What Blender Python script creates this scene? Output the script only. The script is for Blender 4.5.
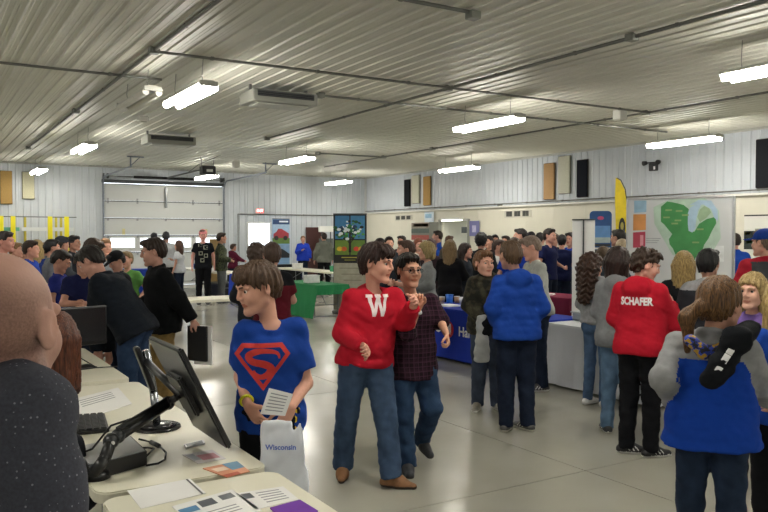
import bpy, bmesh, math, random
import numpy as np
from mathutils import Vector, Matrix
from mathutils.bvhtree import BVHTree
random.seed(7); rng = np.random.default_rng(7)
for o in list(bpy.data.objects): bpy.data.objects.remove(o)
SC = bpy.context.scene; COL = SC.collection

# ---------------------------------------------------------------- camera
YAW = math.radians(31.35); PITCH = math.radians(1.49); FPX = 770.0; CAMZ = 1.8
cam = bpy.data.cameras.new('camera'); camo = bpy.data.objects.new('camera', cam); COL.objects.link(camo)
cam.sensor_width = 36; cam.lens = 36*FPX/768; cam.clip_start = 0.05; cam.clip_end = 200
camo.location = (0, 0, CAMZ); camo.rotation_euler = (math.pi/2-PITCH, 0, -YAW)
SC.camera = camo
# ---------------------------------------------------------------- world and exposure
w = bpy.data.worlds.new('world'); SC.world = w; w.use_nodes = True
w.node_tree.nodes['Background'].inputs[0].default_value = (0.85, 0.92, 1, 1)
w.node_tree.nodes['Background'].inputs[1].default_value = 3.0
SC.view_settings.view_transform = 'Standard'; SC.view_settings.look = 'None'
SC.view_settings.exposure = 0.68; SC.view_settings.gamma = 1; SC.view_settings.use_curve_mapping = False
LAMP = 34.0      # strength of the fluorescent tubes
def area_lamp(name, loc, sx, sy, power, col=(1, .98, .93)):
    l = bpy.data.lights.new(name, 'AREA'); l.shape = 'RECTANGLE'; l.size = sx; l.size_y = sy; l.energy = power; l.color = col
    o = bpy.data.objects.new(name, l); COL.objects.link(o); o.location = loc; return o

RX, FY, LX, BY, CZ = 16.4, 28.4, -9.0, -7.0, 4.27     # right wall, far wall, left wall, back wall, ceiling
F = np.array([math.sin(YAW)*math.cos(PITCH), math.cos(YAW)*math.cos(PITCH), -math.sin(PITCH)])
R = np.array([math.cos(YAW), -math.sin(YAW), 0.0]); U = np.cross(R, F)
C0 = np.array([0, 0, CAMZ])
def ray(px, py): return F + R*((px-384)/FPX) - U*((py-256)/FPX)
def P(px, py, d): return C0 + ray(px, py)*d               # point at a given depth
def onz(px, py, z=0.0): r = ray(px, py); return C0 + r*((z-CAMZ)/r[2])
def onx(px, py, x=RX): r = ray(px, py); return C0 + r*(x/r[0])
def ony(px, py, y=FY): r = ray(px, py); return C0 + r*(y/r[1])
def gpos(px, d):
    p = P(px, 236, d); return np.array([p[0], p[1], 0.0])

# ---------------------------------------------------------------- materials
def lin(h):
    if isinstance(h, str):
        h = h.lstrip('#'); c = [int(h[i:i+2], 16)/255 for i in (0, 2, 4)]
        return tuple(x/12.92 if x <= .04045 else ((x+.055)/1.055)**2.4 for x in c)+(1,)
    return tuple(h)+(1,) if len(h) == 3 else h
MC = {}
def mat(name, col, rough=.6, metal=0, var=.12, scale=12, bump=0, emit=0, stretch=(1, 1, 1), spec=.5, col2=None, bscale=None, coat=0, sheen=0):
    key = (name, str(col), rough, metal, var, scale, bump, emit, stretch, str(col2), bscale)
    if key in MC: return MC[key]
    m = bpy.data.materials.new(name); m.use_nodes = True; nt = m.node_tree; N = nt.nodes; L = nt.links
    b = N['Principled BSDF']; b.inputs['Roughness'].default_value = rough; b.inputs['Metallic'].default_value = metal
    b.inputs['Specular IOR Level'].default_value = spec; b.inputs['Coat Weight'].default_value = coat
    if sheen: b.inputs['Sheen Weight'].default_value = sheen
    c = lin(col)
    tc = N.new('ShaderNodeTexCoord'); mp = N.new('ShaderNodeMapping'); mp.inputs['Scale'].default_value = stretch
    L.new(tc.outputs['Object'], mp.inputs['Vector'])
    nz = N.new('ShaderNodeTexNoise'); nz.inputs['Scale'].default_value = scale; nz.inputs['Detail'].default_value = 4
    L.new(mp.outputs[0], nz.inputs['Vector'])
    mx = N.new('ShaderNodeMix'); mx.data_type = 'RGBA'
    a = tuple(x*(1-var) for x in c[:3])+(1,); d = lin(col2) if col2 else tuple(min(1, x*(1+var)) for x in c[:3])+(1,)
    mr = N.new('ShaderNodeMapRange'); mr.inputs[1].default_value = .3; mr.inputs[2].default_value = .7
    L.new(nz.outputs['Fac'], mr.inputs[0]); L.new(mr.outputs[0], mx.inputs['Factor'])
    mx.inputs['A'].default_value = a; mx.inputs['B'].default_value = d
    L.new(mx.outputs['Result'], b.inputs['Base Color'])
    if bump:
        n2 = nz
        if bscale:
            n2 = N.new('ShaderNodeTexNoise'); n2.inputs['Scale'].default_value = bscale; L.new(mp.outputs[0], n2.inputs['Vector'])
        bp = N.new('ShaderNodeBump'); bp.inputs['Strength'].default_value = bump; bp.inputs['Distance'].default_value = .01
        L.new(n2.outputs['Fac'], bp.inputs['Height']); L.new(bp.outputs[0], b.inputs['Normal'])
    if emit:
        L.new(mx.outputs['Result'], b.inputs['Emission Color']); b.inputs['Emission Strength'].default_value = emit
    MC[key] = m; return m
def cloth(name, col, var=.1, rough=.9): return mat(name, col, rough, 0, var, 30, .25, bscale=250, spec=.15)
def denim(col='#3d5470'): return mat('denim', col, .9, 0, .3, 9, .3, bscale=350, spec=.12)
def skin(col='#c98f76'):
    c = lin(col); t = lin('#dcb4a6'); c = tuple(round(c[i]*.68+t[i]*.32, 4) for i in range(3)); return mat('skin', c, .6, 0, .07, 14, .08, bscale=120, spec=.22)
def hairm(col, col2=None): return mat('hair', col, .5, 0, .45, 60, .5, stretch=(3, 3, .35), spec=.35, col2=col2)
def plastic(col, rough=.4): return mat('plastic', col, rough, 0, .04, 20)
def metalm(col, rough=.35): return mat('metal', col, rough, .9, .06, 20)
def paint(col, rough=.5, var=.03): return mat('paint', col, rough, 0, var, 3)
def paper(col='#e9e9e6'): return mat('paper', col, .6, 0, .02, 8)

# ---------------------------------------------------------------- object helpers
def link(name, me, mats=None, parent=None, loc=None):
    o = bpy.data.objects.new(name, me); COL.objects.link(o)
    if mats is not None and len(me.materials) == 0:
        for m in (mats if isinstance(mats, (list, tuple)) else [mats]): me.materials.append(m)
    if parent is not None: o.parent = parent
    if loc is not None: o.location = loc
    return o
def tag(o, label=None, cat=None, group=None, kind=None):
    if label: o['label'] = label
    if cat: o['category'] = cat
    if group: o['group'] = group
    if kind: o['kind'] = kind
    return o
def thing(name, label, cat, loc=(0, 0, 0), rz=0, group=None):
    o = bpy.data.objects.new(name, None); COL.objects.link(o); o.empty_display_size = .1
    o.location = tuple(loc); o.rotation_euler = (0, 0, rz); return tag(o, label, cat, group)
def sroot(name, loc=(0, 0, 0), rz=0):
    o = bpy.data.objects.new(name, None); COL.objects.link(o); o.location = loc; o.rotation_euler = (0, 0, rz); o['kind'] = 'structure'; return o
def copytree(o, parent=None):
    c = o.copy(); COL.objects.link(c)
    if parent is not None: c.parent = parent
    for ch in list(o.children): copytree(ch, c)
    return c
class MB:
    def __init__(s): s.bm = bmesh.new(); s.mi = 0; s.M = Matrix()
    def _done(s, vs):
        bmesh.ops.transform(s.bm, matrix=s.M, verts=vs)
        for f in {f for v in vs for f in v.link_faces}: f.material_index = s.mi
    def box(s, c, d, bev=0, rz=0, rot=None, seg=2):
        r = bmesh.ops.create_cube(s.bm, size=1); vs = r['verts']
        bmesh.ops.scale(s.bm, vec=d, verts=vs)
        if bev:
            es = list({e for v in vs for e in v.link_edges})
            q = bmesh.ops.bevel(s.bm, geom=es, offset=bev, segments=seg, affect='EDGES', profile=.5)
            vs = list({v for f in q['faces'] for v in f.verts} | {v for v in vs if v.is_valid})
            seen = set(vs); st = list(vs)
            while st:
                v = st.pop()
                for e in v.link_edges:
                    o = e.other_vert(v)
                    if o not in seen: seen.add(o); st.append(o)
            vs = list(seen)
        m = Matrix.Translation(Vector(c))
        if rot is not None: m = m @ (rot.to_4x4() if hasattr(rot, 'to_4x4') else rot)
        elif rz: m = m @ Matrix.Rotation(rz, 4, 'Z')
        bmesh.ops.transform(s.bm, matrix=m, verts=vs); s._done(vs); return s
    def cyl(s, a, b, r, r2=None, n=12, caps=True):
        a = Vector(a); b = Vector(b); d = b-a
        q = bmesh.ops.create_cone(s.bm, cap_ends=caps, segments=n, radius1=r, radius2=r if r2 is None else r2, depth=d.length)
        m = Matrix.Translation((a+b)/2) @ d.to_track_quat('Z', 'Y').to_matrix().to_4x4()
        bmesh.ops.transform(s.bm, matrix=m, verts=q['verts']); s._done(q['verts']); return s
    def tube(s, pts, r, n=8):
        for a, b in zip(pts[:-1], pts[1:]): s.cyl(a, b, r, n=n)
        for p in pts[1:-1]: s.ball(p, r, 6)
        return s
    def ball(s, c, r, n=12, sc=(1, 1, 1)):
        q = bmesh.ops.create_uvsphere(s.bm, u_segments=n, v_segments=max(4, n//2+1), radius=r)
        bmesh.ops.scale(s.bm, vec=sc, verts=q['verts']); bmesh.ops.translate(s.bm, vec=Vector(c), verts=q['verts']); s._done(q['verts']); return s
    def prism(s, poly, z0, z1, M=None):
        lo = [s.bm.verts.new((x, y, z0)) for x, y in poly]; hi = [s.bm.verts.new((x, y, z1)) for x, y in poly]
        n = len(poly); s.bm.faces.new(hi); s.bm.faces.new(lo[::-1])
        for i in range(n): s.bm.faces.new((lo[i], lo[(i+1) % n], hi[(i+1) % n], hi[i]))
        vs = lo+hi
        if M is not None: bmesh.ops.transform(s.bm, matrix=M, verts=vs)
        s._done(vs); return s
    def quad(s, pts):
        vs = [s.bm.verts.new(p) for p in pts]; s.bm.faces.new(vs); s._done(vs); return s
    def build(s, name, mats, parent=None, smooth=False, loc=None):
        bmesh.ops.recalc_face_normals(s.bm, faces=s.bm.faces)
        me = bpy.data.meshes.new(name); s.bm.to_mesh(me); s.bm.free()
        if smooth: me.shade_auto_smooth(angle=.7) if hasattr(me, 'shade_auto_smooth') else me.shade_smooth()
        return link(name, me, mats, parent, loc)
def rrect(w, h, r, n=5):
    out = []
    for cx, cy, a0 in ((w/2-r, h/2-r, 0), (-w/2+r, h/2-r, 90), (-w/2+r, -h/2+r, 180), (w/2-r, -h/2+r, 270)):
        for i in range(n+1):
            a = math.radians(a0+90*i/n); out.append((cx+r*math.cos(a), cy+r*math.sin(a)))
    return out
def textmesh(s, size, bold=0.0, extrude=0):
    cu = bpy.data.curves.new('t', 'FONT'); cu.body = s; cu.size = size; cu.align_x = 'CENTER'; cu.align_y = 'CENTER'; cu.offset = bold; cu.extrude = extrude; cu.resolution_u = 3
    o = bpy.data.objects.new('t', cu); COL.objects.link(o)
    dg = bpy.context.evaluated_depsgraph_get(); me = bpy.data.meshes.new_from_object(o.evaluated_get(dg))
    bpy.data.objects.remove(o); bpy.data.curves.remove(cu); return me
def text(name, s, size, M, m, parent=None, bold=0.0):
    me = textmesh(s, size, bold, .0008); me.materials.clear(); me.transform(M); return link(name, me, m, parent)
def frame(o, u, v):     # matrix whose x axis is u, y axis is v, origin o
    u = Vector(u).normalized(); v = Vector(v); v = (v-u*v.dot(u)).normalized(); n = u.cross(v)
    M = Matrix((u, v, n)).transposed().to_4x4(); M.translation = Vector(o); return M

# ---------------------------------------------------------------- distance fields and surface nets
def axis(lo, hi, h, zones):
    out = [lo]
    while out[-1] < hi:
        x = out[-1]; st = h
        for a, b, z in zones:
            if x+1e-6 >= a and x < b: st = min(st, z)
            elif x < a < x+st: st = max(min(st, a-x), z)
        out.append(x+st)
    return np.array(out, dtype=np.float32)
class Field:
    def __init__(s, lo, hi, h, zones=()):
        s.ax = [axis(lo[i], hi[i], h, [(z[0][i], z[1][i], z[2]) for z in zones]) for i in range(3)]
        s.h = h; s.D = np.full([len(a) for a in s.ax], .2, np.float32)
    def box(s, lo, hi, m):
        sl = []
        for i in range(3):
            a = s.ax[i]; i0 = max(0, np.searchsorted(a, lo[i]-m)-1); i1 = min(len(a), np.searchsorted(a, hi[i]+m)+1)
            sl.append(slice(i0, max(i1, i0)))
        g = [s.ax[0][sl[0]][:, None, None], s.ax[1][sl[1]][None, :, None], s.ax[2][sl[2]][None, None, :]]
        return tuple(sl), g
    def put(s, fn, lo, hi, k=.02, sub=False):
        sl, g = s.box(lo, hi, k+2.2*s.h)
        d0 = s.D[sl]
        if d0.size == 0: return
        d = fn(*g)
        if sub:
            d = -d; h = np.clip(.5-.5*(d0-d)/k, 0, 1); s.D[sl] = d0*(1-h)+d*h+k*h*(1-h)
        else:
            h = np.clip(.5+.5*(d0-d)/k, 0, 1); s.D[sl] = d0*(1-h)+d*h-k*h*(1-h)
    def cone(s, a, b, ra, rb, k=.02, u=None, sq=1.0, capb=False, capa=False, sub=False):
        a = np.asarray(a, float); b = np.asarray(b, float); ab = b-a; l2 = max(float(ab@ab), 1e-9); l = math.sqrt(l2)
        st = max(1.0, 1/sq) if u is not None else 1.0
        m = max(ra, rb)*st
        def fn(X, Y, Z):
            px, py, pz = X-a[0], Y-a[1], Z-a[2]
            dt = px*ab[0]+py*ab[1]+pz*ab[2]; t = np.clip(dt/l2, 0, 1)
            qx, qy, qz = px-ab[0]*t, py-ab[1]*t, pz-ab[2]*t
            if u is not None:
                c = (qx*u[0]+qy*u[1]+qz*u[2])*(sq-1); qx = qx+u[0]*c; qy = qy+u[1]*c; qz = qz+u[2]*c
            d = np.sqrt(qx*qx+qy*qy+qz*qz)-(ra+(rb-ra)*t)
            if u is not None and sq > 1: d = d/math.sqrt(sq)
            if capb: d = np.maximum(d, dt/l-l)
            if capa: d = np.maximum(d, -dt/l)
            return d
        s.put(fn, np.minimum(a, b)-m, np.maximum(a, b)+m, k, sub)
    def ell(s, c, r, M=None, k=.02, sub=False):
        c = np.asarray(c, float); m = max(r); M = np.eye(3) if M is None else M
        def fn(X, Y, Z):
            p = (X-c[0], Y-c[1], Z-c[2])
            q = [(p[0]*M[0, i]+p[1]*M[1, i]+p[2]*M[2, i]) for i in range(3)]
            k0 = np.sqrt(sum((q[i]/r[i])**2 for i in range(3))); k1 = np.sqrt(sum((q[i]/(r[i]*r[i]))**2 for i in range(3)))+1e-6
            return k0*(k0-1)/k1
        s.put(fn, c-m, c+m, k, sub)
    def torus(s, c, n, Rr, r, k=.02, u=None, sq=1.0):
        c = np.asarray(c, float); n = np.asarray(n, float); m = (Rr+r)*max(1, 1/sq)
        def fn(X, Y, Z):
            px, py, pz = X-c[0], Y-c[1], Z-c[2]; h = px*n[0]+py*n[1]+pz*n[2]
            qx, qy, qz = px-n[0]*h, py-n[1]*h, pz-n[2]*h
            if u is not None:
                cc = (qx*u[0]+qy*u[1]+qz*u[2])*(sq-1); qx = qx+u[0]*cc; qy = qy+u[1]*cc; qz = qz+u[2]*cc
            return np.sqrt((np.sqrt(qx*qx+qy*qy+qz*qz)-Rr)**2+h*h)-r
        s.put(fn, c-m, c+m, k)
    def half(s, o, n):          # keep the side where (p-o).n < 0
        X, Y, Z = s.ax[0][:, None, None], s.ax[1][None, :, None], s.ax[2][None, None, :]
        s.D = np.maximum(s.D, ((X-o[0])*n[0]+(Y-o[1])*n[1]+(Z-o[2])*n[2]).astype(np.float32))
    def wrinkle(s, amp, f=22, seed=0, dirn=(0, 0, 1)):
        r = np.random.default_rng(seed); idx = np.nonzero(np.abs(s.D) < .04)
        p = np.stack([s.ax[i][idx[i]] for i in range(3)], 1); acc = np.zeros(len(p), np.float32)
        for q in range(5):
            k1 = r.normal(size=3)*f*(.4+.35*q); k2 = r.normal(size=3)*f*.4; k1 = k1*.7+np.array(dirn)*f*(.5+.4*q)*r.choice([-1, 1])
            acc += (1-2*np.abs(np.sin(p@k1+1.7*np.sin(p@k2+r.uniform(0, 6))+r.uniform(0, 6))))/(1+.45*q)
        s.D[idx] += amp*(acc*.5-.25)
    def mesh(s, name, matfn=None):
        D = s.D; D[0] = np.maximum(D[0], .001); D[-1] = np.maximum(D[-1], .001); D[:, 0] = np.maximum(D[:, 0], .001); D[:, -1] = np.maximum(D[:, -1], .001)
        D[:, :, 0] = np.maximum(D[:, :, 0], .001); D[:, :, -1] = np.maximum(D[:, :, -1], .001)
        S = D < 0; n = [x-1 for x in S.shape]
        cnt = np.zeros(n, np.int8)
        for i in (0, 1):
            for j in (0, 1):
                for k in (0, 1): cnt += S[i:i+n[0], j:j+n[1], k:k+n[2]]
        act = (cnt > 0) & (cnt < 8); I, J, K = np.nonzero(act)
        idx = np.full(n, -1, np.int32); idx[I, J, K] = np.arange(len(I))
        pos = np.zeros((len(I), 3)); num = np.zeros(len(I))
        IJK = [I, J, K]
        for a in range(3):
            o = [x for x in range(3) if x != a]
            for p in (0, 1):
                for q in (0, 1):
                    off = [0, 0, 0]; off[o[0]] = p; off[o[1]] = q; o2 = list(off); o2[a] = 1
                    A = tuple(IJK[x]+off[x] for x in range(3)); B = tuple(IJK[x]+o2[x] for x in range(3))
                    da, db = D[A], D[B]; cr = (da < 0) != (db < 0); t = np.where(cr, da/np.where(cr, da-db, 1), 0)
                    for x in range(3):
                        va = s.ax[x][A[x]]; vb = s.ax[x][B[x]]; pos[:, x] += np.where(cr, va+(vb-va)*t, 0)
                    num += cr
        pos /= num[:, None]
        quads = []
        for a in range(3):
            b, c = (a+1) % 3, (a+2) % 3
            lo = [slice(1, -1)]*3; lo[a] = slice(0, -1); hi = list(lo); hi[a] = slice(1, None)
            lo[b] = hi[b] = slice(1, -1); lo[c] = hi[c] = slice(1, -1)
            s0 = S[tuple(lo)]; s1 = S[tuple(hi)]; E = np.nonzero(s0 != s1)
            g = [e.copy() for e in E]; g[b] = g[b]+1; g[c] = g[c]+1
            fl = s0[E]
            def cell(db, dc):
                q = [x for x in g]; q[b] = g[b]+db; q[c] = g[c]+dc; return idx[q[0], q[1], q[2]]
            Q = np.stack([cell(-1, -1), cell(0, -1), cell(0, 0), cell(-1, 0)], 1)
            Q[~fl] = Q[~fl][:, ::-1]; quads.append(Q)
        Q = np.concatenate(quads); Q = Q[(Q >= 0).all(1)]
        me = bpy.data.meshes.new(name)
        me.vertices.add(len(pos)); me.vertices.foreach_set('co', pos.astype(np.float32).ravel())
        me.loops.add(len(Q)*4); me.loops.foreach_set('vertex_index', Q.ravel().astype(np.int32))
        me.polygons.add(len(Q)); me.polygons.foreach_set('loop_start', np.arange(0, len(Q)*4, 4, dtype=np.int32))
        me.polygons.foreach_set('loop_total', np.full(len(Q), 4, np.int32)) if False else None
        me.polygons.foreach_set('use_smooth', np.ones(len(Q), bool))
        if matfn is not None:
            cen = pos[Q].mean(1); me.polygons.foreach_set('material_index', matfn(cen).astype(np.int32))
        me.update(calc_edges=True); return me

def nrm(v): v = np.asarray(v, float); return v/max(np.linalg.norm(v), 1e-9)
EYE = {}
def eyemesh(iris):
    if iris in EYE: return EYE[iris]
    b = MB(); b.ball((0, 0, 0), .0125, 14)
    for f in b.bm.faces:
        c = f.calc_center_median()
        if c.y > .0085: f.material_index = 1
        if c.y > .0112: f.material_index = 2
    me = bpy.data.meshes.new('eye'); b.bm.to_mesh(me); b.bm.free(); me.shade_smooth()
    for m in (mat('eye_white', '#ded8d2', .3), mat('iris', iris, .3), mat('pupil', '#0c0a0a', .2)): me.materials.append(m)
    EYE[iris] = me; return me
# ---------------------------------------------------------------- people
ARM = {  # elbow, wrist for the right side (x outwards), unit body of 1.75 m
 'down': ((.235, -.03, 1.15), (.25, .05, .91)), 'bent': ((.24, -.03, 1.15), (.15, .2, 1.08)),
 'phone': ((.22, .02, 1.15), (.07, .25, 1.22)), 'pocket': ((.29, -.09, 1.16), (.2, .06, .97)),
 'cross': ((.25, .06, 1.16), (-.04, .2, 1.17)), 'hip': ((.36, -.08, 1.17), (.19, .05, 1.02)),
 'reach': ((.24, .12, 1.2), (.18, .36, 1.12)), 'table': ((.22, .1, 1.15), (.2, .3, .93)), 'chin': ((.2, .1, 1.16), (.06, .14, 1.38)),
 'behind': ((.25, -.14, 1.17), (.06, -.17, 1.0))}
OBS_P = []; OBS_T = []
def place(px, d, yt):
    best = None
    for k in range(0, 60):
        for sg in (1, -1):
            d2 = d*(1+sg*k*.008); h2 = CAMZ-(yt-236.0)*d2/FPX
            if not (1.5 < h2 < 1.97) or d2 < d*.8 or d2 > d*1.25: continue
            for dx in (0, 1.5, -1.5):
                p = gpos(px+dx, d2)
                if p[0] > RX-.4 or p[1] > FY-.4: continue
                if any(a-.27 < p[0] < b_+.27 and c-.27 < p[1] < e_+.27 for a, b_, c, e_ in OBS_T): continue
                if any((p[0]-q[0])**2+(p[1]-q[1])**2 < .52**2 for q in OBS_P): continue
                return px+dx, d2
    return px, d
def pants_fit(p): return 0 if not p else p.get('fit', .018)
def human(label, px, d, ytop=None, face=0, H=None, lod=3, hair='short', hc='#3a2a1e', hc2=None, sk='#c98f76', top=None, pants=None, shoes=('#3a3a3c', '#d0d0d0'),
          arms=('down', 'down'), legs='stand', hface=None, hpitch=0, hroll=0, ov=None, lean=0, side=0, hs=1.0, bw=1.0, group=None, curl=(.45, .45), seed=0, iris='#3b2c20', glasses=False, beard=None, nolegs=False, toe=(0, 0), cat='person', hat=None, zbase=0.0, hbulk=1.0, hands=None, falls=.3, stubble=False, nudge=False):
    if nudge:
        px, d = place(px, d, ytop)
    base = gpos(px, d); OBS_P.append((base[0], base[1]))
    if H is None: H = CAMZ-(ytop-236.0)*d/FPX
    s = H/1.755; rr = ray(px, 236); vh = nrm((rr[0], rr[1], 0)); rt = np.array([vh[1], -vh[0], 0])
    def azi(a): a = math.radians(a); return nrm(-vh*math.cos(a)+rt*math.sin(a))
    f = azi(face); r = np.array([f[1], -f[0], 0]); up = np.array([0, 0, 1.0])
    def L(p): return r*p[0]*s*(bw if abs(p[0]) < .5 else 1)+f*p[1]*s+up*p[2]*s
    J = {}
    zs = 0
    if legs == 'sit':
        zs = -.46
    for sd, sg in (('R', 1), ('L', -1)):
        J['hip'+sd] = L((.085*sg, 0, .92+zs)); J['kn'+sd] = L((.095*sg, .015, .50)); J['an'+sd] = L((.105*sg, -.02, .085))
        if legs == 'sit': J['kn'+sd] = L((.11*sg, .42, .47)); J['an'+sd] = L((.11*sg, .42, .085))
        if legs == 'walk': J['kn'+sd] = L((.09*sg, .12*sg, .50)); J['an'+sd] = L((.09*sg, .16*sg-.1*(sg < 0), .09+.06*(sg < 0)))
        if legs == 'step': J['an'+sd] = L((.1*sg, .10*sg, .085)); J['kn'+sd] = L((.095*sg, .07*sg, .5))
    UP = {'waist': (0, .005, 1.06), 'chest': (0, .0, 1.30), 'neck': (0, -.01, 1.46), 'head': (0, .02, 1.625)}
    for i, (sd, sg) in enumerate((('R', 1), ('L', -1))):
        e, w_ = ARM[arms[i]] if isinstance(arms[i], str) else arms[i]
        UP['sh'+sd] = (.158*sg, -.01, 1.39); UP['el'+sd] = (e[0]*sg, e[1], e[2]); UP['wr'+sd] = (w_[0]*sg, w_[1], w_[2])
    ca, sa = math.cos(math.radians(lean)), math.sin(math.radians(lean)); cs, ss = math.cos(math.radians(side)), math.sin(math.radians(side))
    for k_, p in UP.items():
        x, y, z = p; z0 = .95; q = z-z0
        y, q = y*ca+q*sa, q*ca-y*sa; x, q = x*cs+q*ss, q*cs-x*ss
        J[k_] = L((x, y, z0+q+zs))
    for k_, v in (ov or {}).items():
        if k_ == 'hd': continue
        if len(v) == 4: J[k_] = L(v[1:])
        else:
            dd = d+v[2]; J[k_] = P(v[0], v[1], dd)-base
    if ov and ('shR' in ov) and ('chest' not in ov):
        J['neck'] = (J['shR']+J['shL'])/2+up*.03*s if 'neck' not in ov else J['neck']
        m = (J['shR']+J['shL'])/2; pz = (J['hipR']+J['hipL'])/2; J['chest'] = m*.75+pz*.25; J['waist'] = m*.3+pz*.7
    rz = np.array([0, 0, 1.0])
    sx = nrm(J['shR']-J['shL']); hx = nrm(J['hipR']-J['hipL'])
    tax = nrm(J['neck']-(J['hipR']+J['hipL'])/2); pel = (J['hipR']+J['hipL'])/2+up*.03*s
    cf = nrm(np.cross(tax, sx)); hf = azi(face if hface is None else hface)         # chest forward
    if cf@f < 0 and abs(lean) < 60: cf = -cf
    hr = np.array([hf[1], -hf[0], 0.]); cp, sp = math.cos(math.radians(hpitch)), math.sin(math.radians(hpitch))
    hfw = hf*cp-rz*sp; hup = np.cross(hr, hfw); cr_, sr_ = math.cos(math.radians(hroll)), math.sin(math.radians(hroll))
    hr2 = hr*cr_+hup*sr_; hup2 = np.cross(hr2, hfw); HM = np.stack([hr2, hfw, hup2], 1)
    h = s*hs; hcn = J['head']
    def hd(p): return hcn+HM@(np.array(p)*h)
    res = {0: (.0045, .02, .014), 1: (.0055, .016, .011), 2: (.009, .02, .016), 3: (.014, .028, .024)}[lod]
    root = thing('person', label, cat, base+np.array([0, 0, zbase]), 0, group)
    # --- body field
    pts = np.array(list(J.values())); lo = pts.min(0)-.24*s; hi = pts.max(0)+.24*s; lo[2] = max(lo[2], -.03) if zbase == 0 else lo[2]
    hand = {}
    for i, (sd, sg) in enumerate((('R', 1), ('L', -1))):
        fd = nrm(J['wr'+sd]-J['el'+sd]); palm = nrm(-sx*sg+cf*.3-fd*.0)
        if hands and hands[i] is not None:
            fd = nrm(r*hands[i][0][0]+f*hands[i][0][1]+up*hands[i][0][2]); palm = nrm(r*hands[i][1][0]+f*hands[i][1][1]+up*hands[i][1][2])
        palm = nrm(palm-fd*(palm@fd)); lat = np.cross(fd, palm)*sg; hand[sd] = (fd, palm, lat)
    zones = [(hd((0, .01, 0))-.135*h, hd((0, .01, 0))+.14*h, res[0])]
    if lod <= 2:
        for sd in 'RL':
            c = J['wr'+sd]+hand[sd][0]*.09*s; zones.append((c-.105*s, c+.105*s, max(res[0], .006)))
    A = Field(lo, hi, res[1], zones)
    A.cone(pel-up*.02*s, J['waist'], .098*s, .088*s, .04, hx, .66); A.cone(J['waist'], J['chest'], .086*s, .1*s, .05, sx, .62)
    A.cone(J['chest']+sx*.06*s, J['chest']-sx*.06*s, .1*s, .1*s, .05)
    A.cone(J['shR']-up*.0*s, J['neck']-up*.02*s, .048*s, .048*s, .03); A.cone(J['shL'], J['neck']-up*.02*s, .048*s, .048*s, .03)
    A.cone(J['neck']-up*.04*s, hd((0, -.032, -.03)), .047*s, .044*h, .014)
    for sd, sg in (('R', 1), ('L', -1)):
        A.cone(J['hip'+sd], J['kn'+sd], .076*s, .048*s, .03); A.cone(J['kn'+sd], J['an'+sd], .046*s, .032*s, .02)
        A.ell(J['kn'+sd]*.7+J['an'+sd]*.3-f*.012*s, (.046*s, .046*s, .1*s), None, .02)
        fo = azi(face+toe[0 if sd == 'R' else 1]) if legs != 'x' else f
        A.cone(J['an'+sd]-up*.01*s, J['an'+sd]+fo*.04*s-up*.03*s, .026*s, .018*s, .02)
        A.ell(J['sh'+sd], (.056*s,)*3, None, .03); A.cone(J['sh'+sd], J['el'+sd], .048*s, .036*s, .03)
        A.cone(J['el'+sd], J['wr'+sd], .038*s, .025*s, .02)
        fd, pn, lat = hand[sd]; w0 = J['wr'+sd]; c_ = curl[0 if sd == 'R' else 1]
        A.cone(w0+fd*.025*s-lat*.012*s, w0+fd*.078*s-lat*.014*s, .026*s, .025*s, .012, pn, 1.8)
        A.cone(w0+fd*.025*s+lat*.01*s, w0+fd*.08*s+lat*.014*s, .026*s, .025*s, .012, pn, 1.8)
        for q in range(4):
            b0 = w0+fd*(.092-.004*abs(q-1.2))*s+lat*(1.5-q)*.0195*s; ln = (.07, .079, .073, .057)[q]*s; a_ = c_*(.55+.1*q); dr = fd
            for sg2, part in enumerate((.45, .3, .25)):
                dr = fd*math.cos(a_)+pn*math.sin(a_); dr = nrm(dr+lat*(1.5-q)*.03); b1 = b0+dr*ln*part; A.cone(b0, b1, (.0093-.0006*sg2)*s, (.0088-.0007*sg2)*s, .003); b0 = b1; a_ += c_*1.05
        t0 = w0+fd*.03*s+lat*.03*s; t1 = t0+nrm(fd*.75+lat*.55+pn*.35)*.04*s; t2 = t1+nrm(fd*.9+lat*.15+pn*.45*(1+c_))*.032*s; t3 = t2+nrm(fd*.8+pn*.7*c_-lat*.1)*.025*s
        A.cone(t0-lat*.008*s, t1, .0135*s, .0115*s, .008); A.cone(t1, t2, .011*s, .0098*s, .003); A.cone(t2, t3, .0098*s, .0085*s, .003)
    # head
    A.ell(hd((0, -.018, .03)), (.074*h, .097*h, .088*h), HM, .01); A.ell(hd((0, .03, -.03)), (.06*h, .062*h, .083*h), HM, .025)
    for g in (1, -1):
        A.cone(hd((.048*g, .0, -.055)), hd((.018*g, .068, -.093)), .019*h, .018*h, .02); A.ell(hd((.037*g, .06, -.022)), (.025*h, .028*h, .03*h), HM, .02)
        A.cone(hd((.012*g, .088, .031)), hd((.042*g, .078, .03)), .011*h, .011*h, .014)
    A.ell(hd((0, .078, -.097)), (.018*h, .015*h, .016*h), HM, .02)
    if lod <= 2 or abs((hface if hface is not None else face)) < 130:
        for g in (1, -1): A.ell(hd((.031*g, .1, .010)), (.019*h, .017*h, .013*h), HM, .012, True)
        A.cone(hd((0, .089, .024)), hd((0, .106, -.014)), .008*h, .0108*h, .01); 
        for g in (1, -1): A.ell(hd((.011*g, .1, -.022)), (.009*h, .012*h, .008*h), HM, .006)
        A.cone(hd((.02, .082, -.052)), hd((-.02, .082, -.052)), .006*h, .006*h, .006); A.ell(hd((0, .0865, -.051)), (.016*h, .009*h, .005*h), HM, .006)
        A.ell(hd((0, .0835, -.063)), (.017*h, .010*h, .0065*h), HM, .006); A.cone(hd((.022, .097, -.0575)), hd((-.022, .097, -.0575)), .0025*h, .0025*h, .003, sub=True)
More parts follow.
